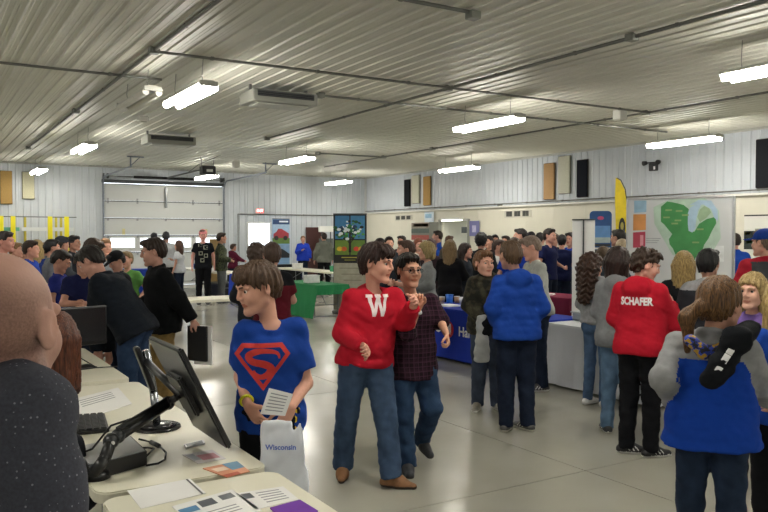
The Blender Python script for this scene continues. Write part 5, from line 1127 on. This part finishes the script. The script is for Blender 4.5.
# ---- group on the right
hu = human('girl with long dark curly hair in grey sweatshirt and blue jeans', 598, 8.15, 252, 150, lod=2, hair='curly', hc='#2b1d17', hc2='#4a3024', sk='#c08c78', hface=120, hpitch=8, hs=1.1, seed=11, arms=('phone', 'phone'), falls=.27, ov=dict(head=(592, 268, 0)),
      top=dict(kind='sweater', mat=grey_s, hem=.93, fit=1.2), pants=pants(denim('#4a6180'), fit=.004), shoes=('#d2d2d0', '#dadada'), toe=(5, -5))
hu = human('person with dark hair in grey hoodie and pale jeans beside the red hoodie', 619, 7.0, 249, 165, lod=2, hair='bob', hc='#2a1c18', sk='#a87860', hface=140, hs=1.08, seed=12, arms=('phone', 'phone'), falls=.05,
      top=dict(kind='hoodie', mat=cloth('grey_fleece_dark', '#7c7f82'), hem=.83, fit=1.0), pants=pants(dnl, fit=.012), shoes=('#26282c', '#c9c9c4'), toe=(0, 30), bw=.9)
sf_ = human('young man in red hoodie with white name on the back, black trousers', 641, 6.3, 248, 160, lod=1, hair='curlyshort', hc='#33241a', sk='#c68f7c', hface=105, hpitch=18, hs=1.08, seed=13, arms=('phone', 'phone'), hbulk=.8,
      top=dict(kind='hoodie', mat=red, hem=.87, fit=1.15), pants=pants(blkp, fit=.016), shoes=('#1c1d20', '#cfcfcc'), toe=(-35, -60), ov=dict(head=(646, 266, 0), wrR=(672, 305, .25), elR=(673, 325, .0)))
schm = textmesh('SCHAFER', .085, .004, 0); schm.transform(Matrix.Diagonal((.72, 1, 1, 1)))
decal('lettering', schm, sf_, P(634, 302, 6.17)-sf_['base'], sf_['sx'], (0, 0, 1), mat('white_print', '#e2dcdc', .8), .02, .003)
hu = human('girl with long straight blonde hair next to the dark grey jacket', 684, 7.6, 253, 175, lod=2, hair='long', hc='#7a6238', hc2='#b89c64', sk='#c9957c', hs=1.1, seed=14, falls=.42, top=dict(kind='jacket', mat=blk_j, hem=.85), pants=pants(dnd), arms=('phone', 'phone'), shoes=('#bdb4a8', '#d2cec4'))
hu = human('black-haired young man in dark grey jacket with grey hood', 709, 6.6, 250, -170, lod=2, hair='short', hc='#0e0d0e', sk='#96674f', hface=165, hs=1.12, seed=15, top=dict(kind='jacket', mat=[cloth('charcoal_twill', '#2a2b30'), grey_s], hem=.86, hood=True, fit=1.2, matfn=lambda c, x: (c[:, 2] > x['J']['neck'][2]-.06).astype(int)), pants=pants(dnd), arms=('bent', 'bent'))
def jk(c, x):
    J, s = x['J'], x['s']; q = c-x['hm']; up_ = c@x['tax']-J['neck']@x['tax']; lat = np.abs((c-J['chest'])@x['sx'])
    def dseg(a, b): ab = b-a; t = np.clip(((c-a)@ab)/(ab@ab), 0, 1); return np.linalg.norm(c-(a+t[:, None]*ab), axis=1)
    g = up_ > -.13*s
    for sd in 'RL': g = g | ((dseg(J['sh'+sd], J['el'+sd]) < .1*s) & (lat > .15*s)) | ((dseg(J['el'+sd], J['wr'+sd]) < .085*s) & (lat > .13*s))
    return g.astype(int)
pony = human('woman with brown ponytail in blue and grey jacket, seen from behind', 713, 3.85, 281, 172, lod=1, hair='ponytail', hc='#3a2214', hc2='#7d5a34', sk='#b98468', hface=150, hs=1.22, seed=16, bw=1.1, hbulk=1.5, falls=.15,
      top=dict(kind='jacket', mat=[cloth('royal_nylon', '#163f9e', .05), cloth('grey_knit', '#8b8c8e')], hem=.84, fit=.75, flare=.045, sleeve=.022, matfn=jk), pants=pants(denim('#232f42'), fit=.012), arms=('hip', 'hip'),
      ov=dict(head=(721, 306, 0), elL=(664, 378, .0), wrL=(672, 402, .3), elR=(762, 384, .0), wrR=(768, 402, .3)))
t = thing('folded_jacket', 'black jacket with white lettering slung over the shoulder of the ponytail woman', 'jacket', tuple(P(727, 350, 3.62))); o = P(727, 350, 3.62)
G = Field(np.array([-.3]*3), np.array([.3]*3), .012); q1, q2, q3 = P(750, 330, 3.78)-o, P(737, 341, 3.64)-o, P(713, 378, 3.63)-o; nn = nrm(C0-o)
G.cone(q1, q2, .045, .055, .04, nn, 2.0); G.cone(q2, q3, .052, .05, .04, nn, 2.0); G.wrinkle(.008, 20, 4); link('cloth_body', G.mesh('folded'), blk_j, t)
uvec = nrm(q3-q2)
for k, (a_, w_) in enumerate(((.02, .03), (.06, .03), (.10, .045), (.16, .03))):
    c = q2+uvec*a_+nn*.04; MB().box((0, 0, 0), (.03, w_, .006), .002).build('white_letter_patch', mat('white_print', '#e6e6e6', .8), t).matrix_local = frame(Vector(c-nn*.012), Vector(np.cross(nn, uvec)), Vector(uvec))
t = thing('lanyard', 'blue and yellow patterned scarf at the collar of the ponytail woman', 'scarf', tuple(P(712, 345, 3.74))); o = P(712, 345, 3.74); G = Field(np.array([-.25]*3), np.array([.25]*3), .012)
for a_, b_ in (((690, 340), (704, 352)), ((704, 352), (722, 350)), ((722, 350), (737, 338))): G.cone(P(*a_, 3.74)-o, P(*b_, 3.74)-o, .03, .03, .03)
link('scarf_body', G.mesh('scarf'), camo('scarf_print', '#22222c', '#2c3f9c', '#b8922c', 30), t); t.name = 'scarf'
hu = human('smiling blonde woman in purple top facing us at the right', 754, 5.3, 276, -25, lod=1, hair='long', hc='#8a7046', hc2='#c4aa74', sk='#d2a088', hface=-22, hs=1.15, seed=17, falls=.2, top=dict(kind='sweater', mat=cloth('purple_knit', '#6b5590'), hem=.88), pants=pants(blkp), arms=('bent', 'bent'))
hu = human('person with very long blonde hair in blue top at the right edge', 783, 4.35, 284, -155, lod=2, hair='long', hc='#8c7442', hc2='#c2a668', sk='#c9957c', hs=1.15, seed=18, falls=.36, top=dict(kind='tshirt', mat=blu, hem=.86), pants=pants(blkp), arms=('bent', 'bent'))
hu = human('man with blue cap in red and grey jacket at the right edge', 765, 8.3, 231, -150, lod=2, hair='short', hc='#6a5a4c', sk='#b98a74', hface=-120, hs=1.15, seed=19, bw=1.2, hat='#1c3a86', top=dict(kind='jacket', mat=[cloth('grey_shell', '#4a4c50'), cloth('red_shell', '#a82434')], hem=.85, fit=1.3, matfn=lambda c, x: (np.abs((c-x['J']['chest'])@x['sx']) > .2).astype(int) | (c[:, 2] > x['J']['neck'][2]-.02).astype(int)), pants=pants(dnd), arms=('bent', 'bent'))
hu = human('person in blue jacket half hidden by the right end of the map display', 735, 12.6, 233, -150, lod=3, hair='short', hc='#2a211c', seed=20, top=dict(kind='jacket', mat=blu, hem=.85), pants=pants(dnd), arms=('down', 'hip'))
# ---- left group
bend = human('man in black quilted jacket bending over the table, seen from behind', 133, 7.05, face=-112, H=1.82, lod=1, hair='short', hc='#1b1512', sk='#b98470', hpitch=38, hs=1.1, seed=21, lean=33, bw=1.1, arms=('table', 'table'),
      top=dict(kind='jacket', mat=cloth('black_quilt', '#171c24'), hem=.84, fit=1.5), pants=pants(denim('#2b3c58')), ov=dict(wrR=(108, 350, .3), elR=(104, 322, .2), wrL=(98, 350, .15), elL=(96, 318, .1)))
khk = human('young man in black jacket and khaki trousers looking left', 162, 7.9, 239, -75, lod=1, hair='short', hc='#2a1d16', sk='#b98672', hface=-88, hpitch=10, hs=1.14, seed=22, lean=6, bw=1.08, arms=('bent', ((.25, -.1, 1.15), (.25, -.22, .92))),
      top=dict(kind='jacket', mat=cloth('black_shell', '#0f1113'), hem=.82, fit=1.3), pants=pants(khaki))
t = thing('folder', 'black folder with white papers held by the man in khaki trousers', 'folder', tuple(khk['base']+khk['J']['wrL']+khk['hand']['L'][0]*.1+np.array([0, 0, -.16]))); MB().box((0, 0, 0), (.03, .24, .36), .008, rz=.6).build('cover', plastic('#16171a'), t); MB().box((.05, -.02, -.02), (.02, .22, .4), .004, rz=.6).build('white_papers', W, t)
woman = human('seated woman with long auburn hair beside the bald man', 36, 3.4, face=172, H=1.62, lod=2, hair='long', hc='#3a1d14', hc2='#6b3a24', sk='#c08a70', legs='sit', hpitch=12, seed=23, falls=.2, top=dict(kind='sweater', mat=cloth('dark_knit', '#23252c'), hem=.92), pants=pants(dnd), arms=('bent', 'bent'), bw=.85, ov=dict(head=(57, 341, .0)))
def chair(label, x, y, rz):
    t = thing('folding_chair', label, 'chair', (x, y, 0), rz); m = legm
    MB().box((0, 0, .43), (.42, .4, .025), .01).build('seat', plastic('#3b3d42'), t); MB().box((0, -.2, .74), (.42, .025, .2), .01).build('backrest', plastic('#3b3d42'), t)
    for sx in (-.2, .2): MB().tube([(sx, .22, .0), (sx, -.2, .85)], .012).build('leg', m, t); MB().tube([(sx, -.24, .0), (sx, .12, .43)], .012).build('leg', m, t)
wb_ = woman['base']; chair('folding chair of the seated woman beside the bald man', wb_[0], wb_[1], math.atan2(woman['f'][1], woman['f'][0])-math.pi/2)
X = [
 # px, d, ytop, face, label, hair, hc, top kind, top colour, pants, sk, extra
 (4, 10.5, 232, 60, 'person with dark hair and red top behind the bald head', 'short', '#2b2226', 'tshirt', '#a82a38', dnd, '#c98878', {}),
 (15, 13, 243, 70, 'blond person in red shirt in the left crowd', 'short', '#8a6a4a', 'tshirt', '#b03040', dnd, '#c99078', {}),
 (23, 15, 245, 20, 'person in bright green shirt in the left crowd', 'short', '#3a2c22', 'tshirt', '#2c9a3c', dnd, '#c08a70', {}),
 (30, 11.4, 241, 70, 'dark-haired person in royal blue next to long blonde hair', 'short', '#2c1e16', 'tshirt', '#24409a', dnd, '#b98068', {}),
 (37, 12.6, 241, 160, 'person with long blonde hair in the left crowd', 'long', '#a08a5c', 'sweater', '#2a3c7c', dnd, '#c99078', dict(falls=.2)),
 (45, 13.8, 243, 200, 'brown-haired person in grey top in the left crowd', 'short', '#6a4c38', 'hoodie', '#77797c', dnd, '#b98068', {}),
 (51, 12, 240, 100, 'person with black hair under the yellow rack post', 'short', '#141214', 'sweater', '#6c7076', dnd, '#b07c64', {}),
 (61, 12.8, 237, 120, 'person wearing dark cap with white front', 'short', '#2a2422', 'jacket', '#3c4046', dnd, '#b07c64', dict(hat='#3c4048')),
 (73, 13.4, 236, 60, 'black-haired person right of the dark cap', 'short', '#121113', 'jacket', '#2b2d33', dnd, '#b58068', {}),
 (59, 8.9, 251, 75, 'boy with short dark hair and blue patterned shirt leaning over the table', 'short', '#1d1512', 'tshirt', '#27307c', dnd, '#b07860', dict(hpitch=25, lod=2, hs=1.1)),
 (78, 8.7, 250, 30, 'boy in navy T-shirt bending his head down beside the pink plaid sleeve', 'short', '#3a281e', 'tshirt', '#1a1e44', dnd, '#b98068', dict(hpitch=35, lod=2, hs=1.15, hface=50, lean=10)),
 (92, 9.9, 240, 60, 'tall brown-haired boy in pink plaid shirt behind the table', 'fringe', '#3a2a20', 'shirt', 'plaid', dnd, '#c08a72', dict(lod=2, hpitch=20, hs=1.15)),
 (105, 11.5, 239, 20, 'man with light blond hair before the garage door', 'short', '#9a7a5c', 'sweater', '#8a8f94', dnd, '#cf9880', {}),
 (116, 9.6, 252, -60, 'person with black cap leaning between the two black jackets', 'short', '#1a1614', 'jacket', '#1c1d20', dnd, '#c08a72', dict(hat='#17181b', hpitch=30)),
 (127, 11.0, 252, -30, 'person with dark blond hair and green top left of the black jacket', 'short', '#6a5636', 'tshirt', '#4c7a3c', dnd, '#c08a72', {}),
 (154, 23.5, 233, 170, 'person with dark head left of the pale grey sweatshirt', 'short', '#25262c', 'hoodie', '#9a9da2', dnd, '#8a6a58', {}),
 (166, 21.5, 232, 178, 'person in pale grey sweatshirt and black trousers before the garage door', 'short', '#2a2a30', 'sweater', '#a9acae', blkp, '#8a6a58', dict(bw=1.1)),
 (179, 20.6, 241, -120, 'woman with brown hair in white shirt by the garage door', 'long', '#4a332a', 'tshirt', '#c2c6cc', dnd, '#c08a72', dict(falls=.15)),
 (203, 20.0, 230, 0, 'person in pink cap and black top with square patches by the garage door', 'short', '#5a4038', 'tshirt', '#14161c', blkp, '#d08f86', dict(hat='#d48a8c')),
 (221, 20.2, 233, 100, 'person in camouflage jacket and grey trousers standing at the white table', 'short', '#2c2019', 'jacket', 'camo', cloth('grey_trousers', '#5b5e60'), '#c08a72', {}),
 (233, 25.0, 244, 120, 'person in maroon top sitting at the far white table', 'short', '#3a261e', 'hoodie', '#5b1c34', dnd, '#c9907a', dict(arms=('reach', 'reach'))),
 (256, 8.7, 245, 165, 'person with grey-brown hair behind the head of the boy in blue', 'curlyshort', '#4f4038', 'sweater', '#2a2c33', dnd, '#b98470', dict(lod=2)),
 (272, 7.7, 243, 190, 'person in maroon top with black shoulders walking behind the boy in blue', 'short', '#4a382e', 'tshirt', 'maroonblack', dnd, '#b98470', dict(lod=2, bw=.9)),
 (303, 29.6, 236, 5, 'blonde person in bright blue coat by the far wall', 'short', '#8a6a4c', 'jacket', '#2440b4', dnd, '#c9907a', dict(fit=1.3)),
 (324, 25.6, 233, -165, 'man in grey hoodie and black trousers by the brown door', 'short', '#2a201c', 'hoodie', '#6d7068', blkp, '#b98470', dict(bw=1.15)),
 (389, 15.0, 237, 10, 'dark-haired man facing us above the red hoodie shoulder', 'short', '#221a18', 'jacket', '#2a2f36', dnd, '#c9937c', dict(hs=1.1)),
 (380, 16.4, 239, -60, 'person with long dark hair left of the man facing us', 'long', '#1b1616', 'sweater', '#3d4248', dnd, '#b98470', {}),
 (402, 17.5, 236, -30, 'dark-haired person farther back between the two walkers', 'short', '#241c1a', 'hoodie', '#4a3238', dnd, '#b98470', {}),
 (407, 10.5, 241, -80, 'young man with brown hair in pale grey shirt above the plaid shirt', 'short', '#4a3428', 'tshirt', '#a4a8a8', dnd, '#c08a74', dict(lod=2, hs=1.1)),
 (418, 16.5, 239, 20, 'person with reddish brown hair below the wall poster', 'long', '#7a4632', 'sweater', '#c9c6bd', dnd, '#c9907a', dict(falls=.1)),
 (427, 10.9, 243, -85, 'older woman with short blonde hair in grey cardigan', 'bob', '#8f7f55', 'sweater', '#7d8081', dnd, '#c08a74', dict(lod=2, falls=.0, arms=('bent', 'bent'))),
 (431, 14.0, 240, 140, 'person with long dark red hair beside the blonde older woman', 'long', '#38191a', 'sweater', '#33272c', dnd, '#b07c64', dict(falls=.25)),
 (438, 19.8, 231, -90, 'man in bright blue shirt facing left by the doorway', 'short', '#2a1e1a', 'shirt', '#2450b0', dnd, '#c08a74', {}),
 (449, 18.8, 236, 150, 'person with brown hair before the doorway', 'short', '#5a4232', 'sweater', '#4a4640', dnd, '#b98470', {}),
 (450, 11.9, 241, 165, 'woman with long blonde hair in black dress, back turned', 'long', '#6f5a3c', 'sweater', '#101013', blkp, '#c9907a', dict(falls=.28, lod=2, arms=('cross', 'cross'))),
 (465, 12.0, 244, 70, 'woman with long dark brown hair in slate sweater', 'long', '#2a1d1a', 'sweater', '#2a3038', dnd, '#c9907a', dict(falls=.1, lod=2, arms=('bent', 'bent'))),
 (481, 13.4, 234, 170, 'tall person with black hair and black jacket near the wall', 'curlyshort', '#121214', 'jacket', '#23282c', dnd, '#a87860', {}),
 (489, 16.5, 236, -30, 'dark-haired person right of the tall black-haired person', 'short', '#1c1618', 'tshirt', '#2b1c20', dnd, '#b07c64', {}),
 (497, 13.9, 240, 60, 'person in white shirt above the blue hoodie head', 'short', '#3a2a24', 'tshirt', '#d2d4d2', dnd, '#c08a74', {}),
 (495, 18.6, 235, 10, 'dark-haired person farther back near the wall vent', 'short', '#171416', 'hoodie', '#33373d', dnd, '#b98470', {}),
 (506, 18.0, 236, -30, 'person with brown face and dark hair left of the navy profile', 'short', '#241a16', 'tshirt', '#3a2c2a', dnd, '#b07c64', {}),
 (514, 12.6, 238, 175, 'person in bright blue top between blue hoodie and grey sweater', 'short', '#3a2418', 'tshirt', '#1c3ca0', dnd, '#b98470', {}),
 (521, 15.2, 229, -80, 'tall person in navy facing left under the tan panel', 'short', '#1c1716', 'tshirt', '#1a2144', dnd, '#c08a74', dict(lod=3)),
 (531, 17.6, 232, -170, 'dark-haired person behind the grey-haired man', 'short', '#16131a', 'tshirt', '#202438', dnd, '#b98470', {}),
 (540, 17.0, 233, 150, 'dark-haired person just right of the grey-haired man', 'short', '#1a1616', 'tshirt', '#1d2340', dnd, '#b98470', {}),
 (549, 15.0, 229, 60, 'big person in navy T-shirt with bare forearm turned right', 'short', '#241b18', 'tshirt', '#181d44', dnd, '#b98470', dict(bw=1.15)),
 (555, 17.0, 234, -30, 'person with brown hair behind the big navy T-shirt', 'short', '#3a2a22', 'tshirt', '#2a2a30', dnd, '#b98470', {}),
 (562, 15.6, 235, 178, 'person in navy T-shirt with black hair, back turned, left of the white board', 'short', '#121014', 'tshirt', '#151b3e', dnd, '#b07c64', {}),
 (570, 16.2, 233, -20, 'dark-haired person in blue beside the white board', 'short', '#1c1416', 'tshirt', '#2445a8', dnd, '#a8705c', {}),
 (619, 12.9, 230, -120, 'man in black clothes before the yellow feather flag', 'short', '#17120f', 'jacket', '#15171a', blkp, '#8a6048', {}),
 (603, 10.4, 247, 170, 'brown-haired head behind the curly-haired girl', 'short', '#4a3a28', 'hoodie', '#55606a', dnd, '#b98470', {}),
 (622, 11.2, 240, 160, 'person with pale sandy hair before the blue banner', 'short', '#a8987c', 'sweater', '#6a6e74', dnd, '#c9907a', dict(hbulk=1.4)),
 (614, 9.2, 248, 150, 'dark brown-haired head between the curly-haired girl and the grey hoodie', 'short', '#2f221a', 'jacket', '#2f3a44', dnd, '#b98470', {}),
]
ac = [('down', 'down'), ('bent', 'bent'), ('pocket', 'pocket'), ('down', 'bent'), ('cross', 'cross'), ('phone', 'down')]
for i, (px, d, yt, fa, lab, hr_, hc_, kd, col, pt, sk_, ex) in enumerate(X):
    ex = dict(ex); lod = ex.pop('lod', 3); tp = dict(kind=kd, hem=.86 if kd != 'jacket' else .83, fit=ex.pop('fit', 1.1))
    if col == 'plaid': tp['mat'] = plaid('pink_plaid', '#a06070', '#4a3a48', '#c9a0a8', .06)
    elif col == 'camo': tp['mat'] = camo('green_camo', '#2e3524', '#4a5238', '#1c2018', 14)
    elif col == 'maroonblack': tp['mat'] = [cloth('maroon_jersey', '#55141f'), blk_j]; tp['matfn'] = lambda c, x: (c[:, 2] > x['J']['chest'][2]+.03).astype(int)
    else: tp['mat'] = cloth('garment', col)
    hu = human(lab, px, d, yt, fa, lod=lod, hair=hr_, hc=hc_, sk=sk_, top=tp, pants=pants(pt), arms=ex.pop('arms', ac[i % 6]), seed=30+i, hs=ex.pop('hs', 1.1), legs='stand', nudge=True, **ex)
    if px == 203:
        for (u_, v_) in ((-.07, .12), (.06, .05), (-.06, -.1), (.07, -.16), (-.02, -.28)):
            fr_ = [[(u_-.05, v_-.05), (u_+.05, v_-.05), (u_+.05, v_+.05), (u_-.05, v_+.05)]]; decal('square_patch', fr_, hu, hu['J']['chest']+hu['cf']*.2, hu['sx']*-1, (0, 0, 1), mat('patch_print', '#9a9c8c', .8), .05)
            decal('square_patch_centre', [[(u_-.03, v_-.03), (u_+.03, v_-.03), (u_+.03, v_+.03), (u_-.03, v_+.03)]], hu, hu['J']['chest']+hu['cf']*.2, hu['sx']*-1, (0, 0, 1), blk_j, .05, .006)
p = gpos(214.5, 26.3); t = thing('cardboard_sheet', 'tall tan cardboard sheet right of the pink-capped person', 'board', tuple(p), -.3); MB().box((0, 0, .85), (.34, .04, 1.7), .008).build('sheet', mat('cardboard', '#9c8256', .8), t); MB().box((0, .12, .3), (.3, .2, .6), .01).build('easel_back', mat('cardboard', '#8a7048', .8), t)
print('TRIS', sum(len(o.data.polygons)*2 for o in bpy.data.objects if o.type == 'MESH'))
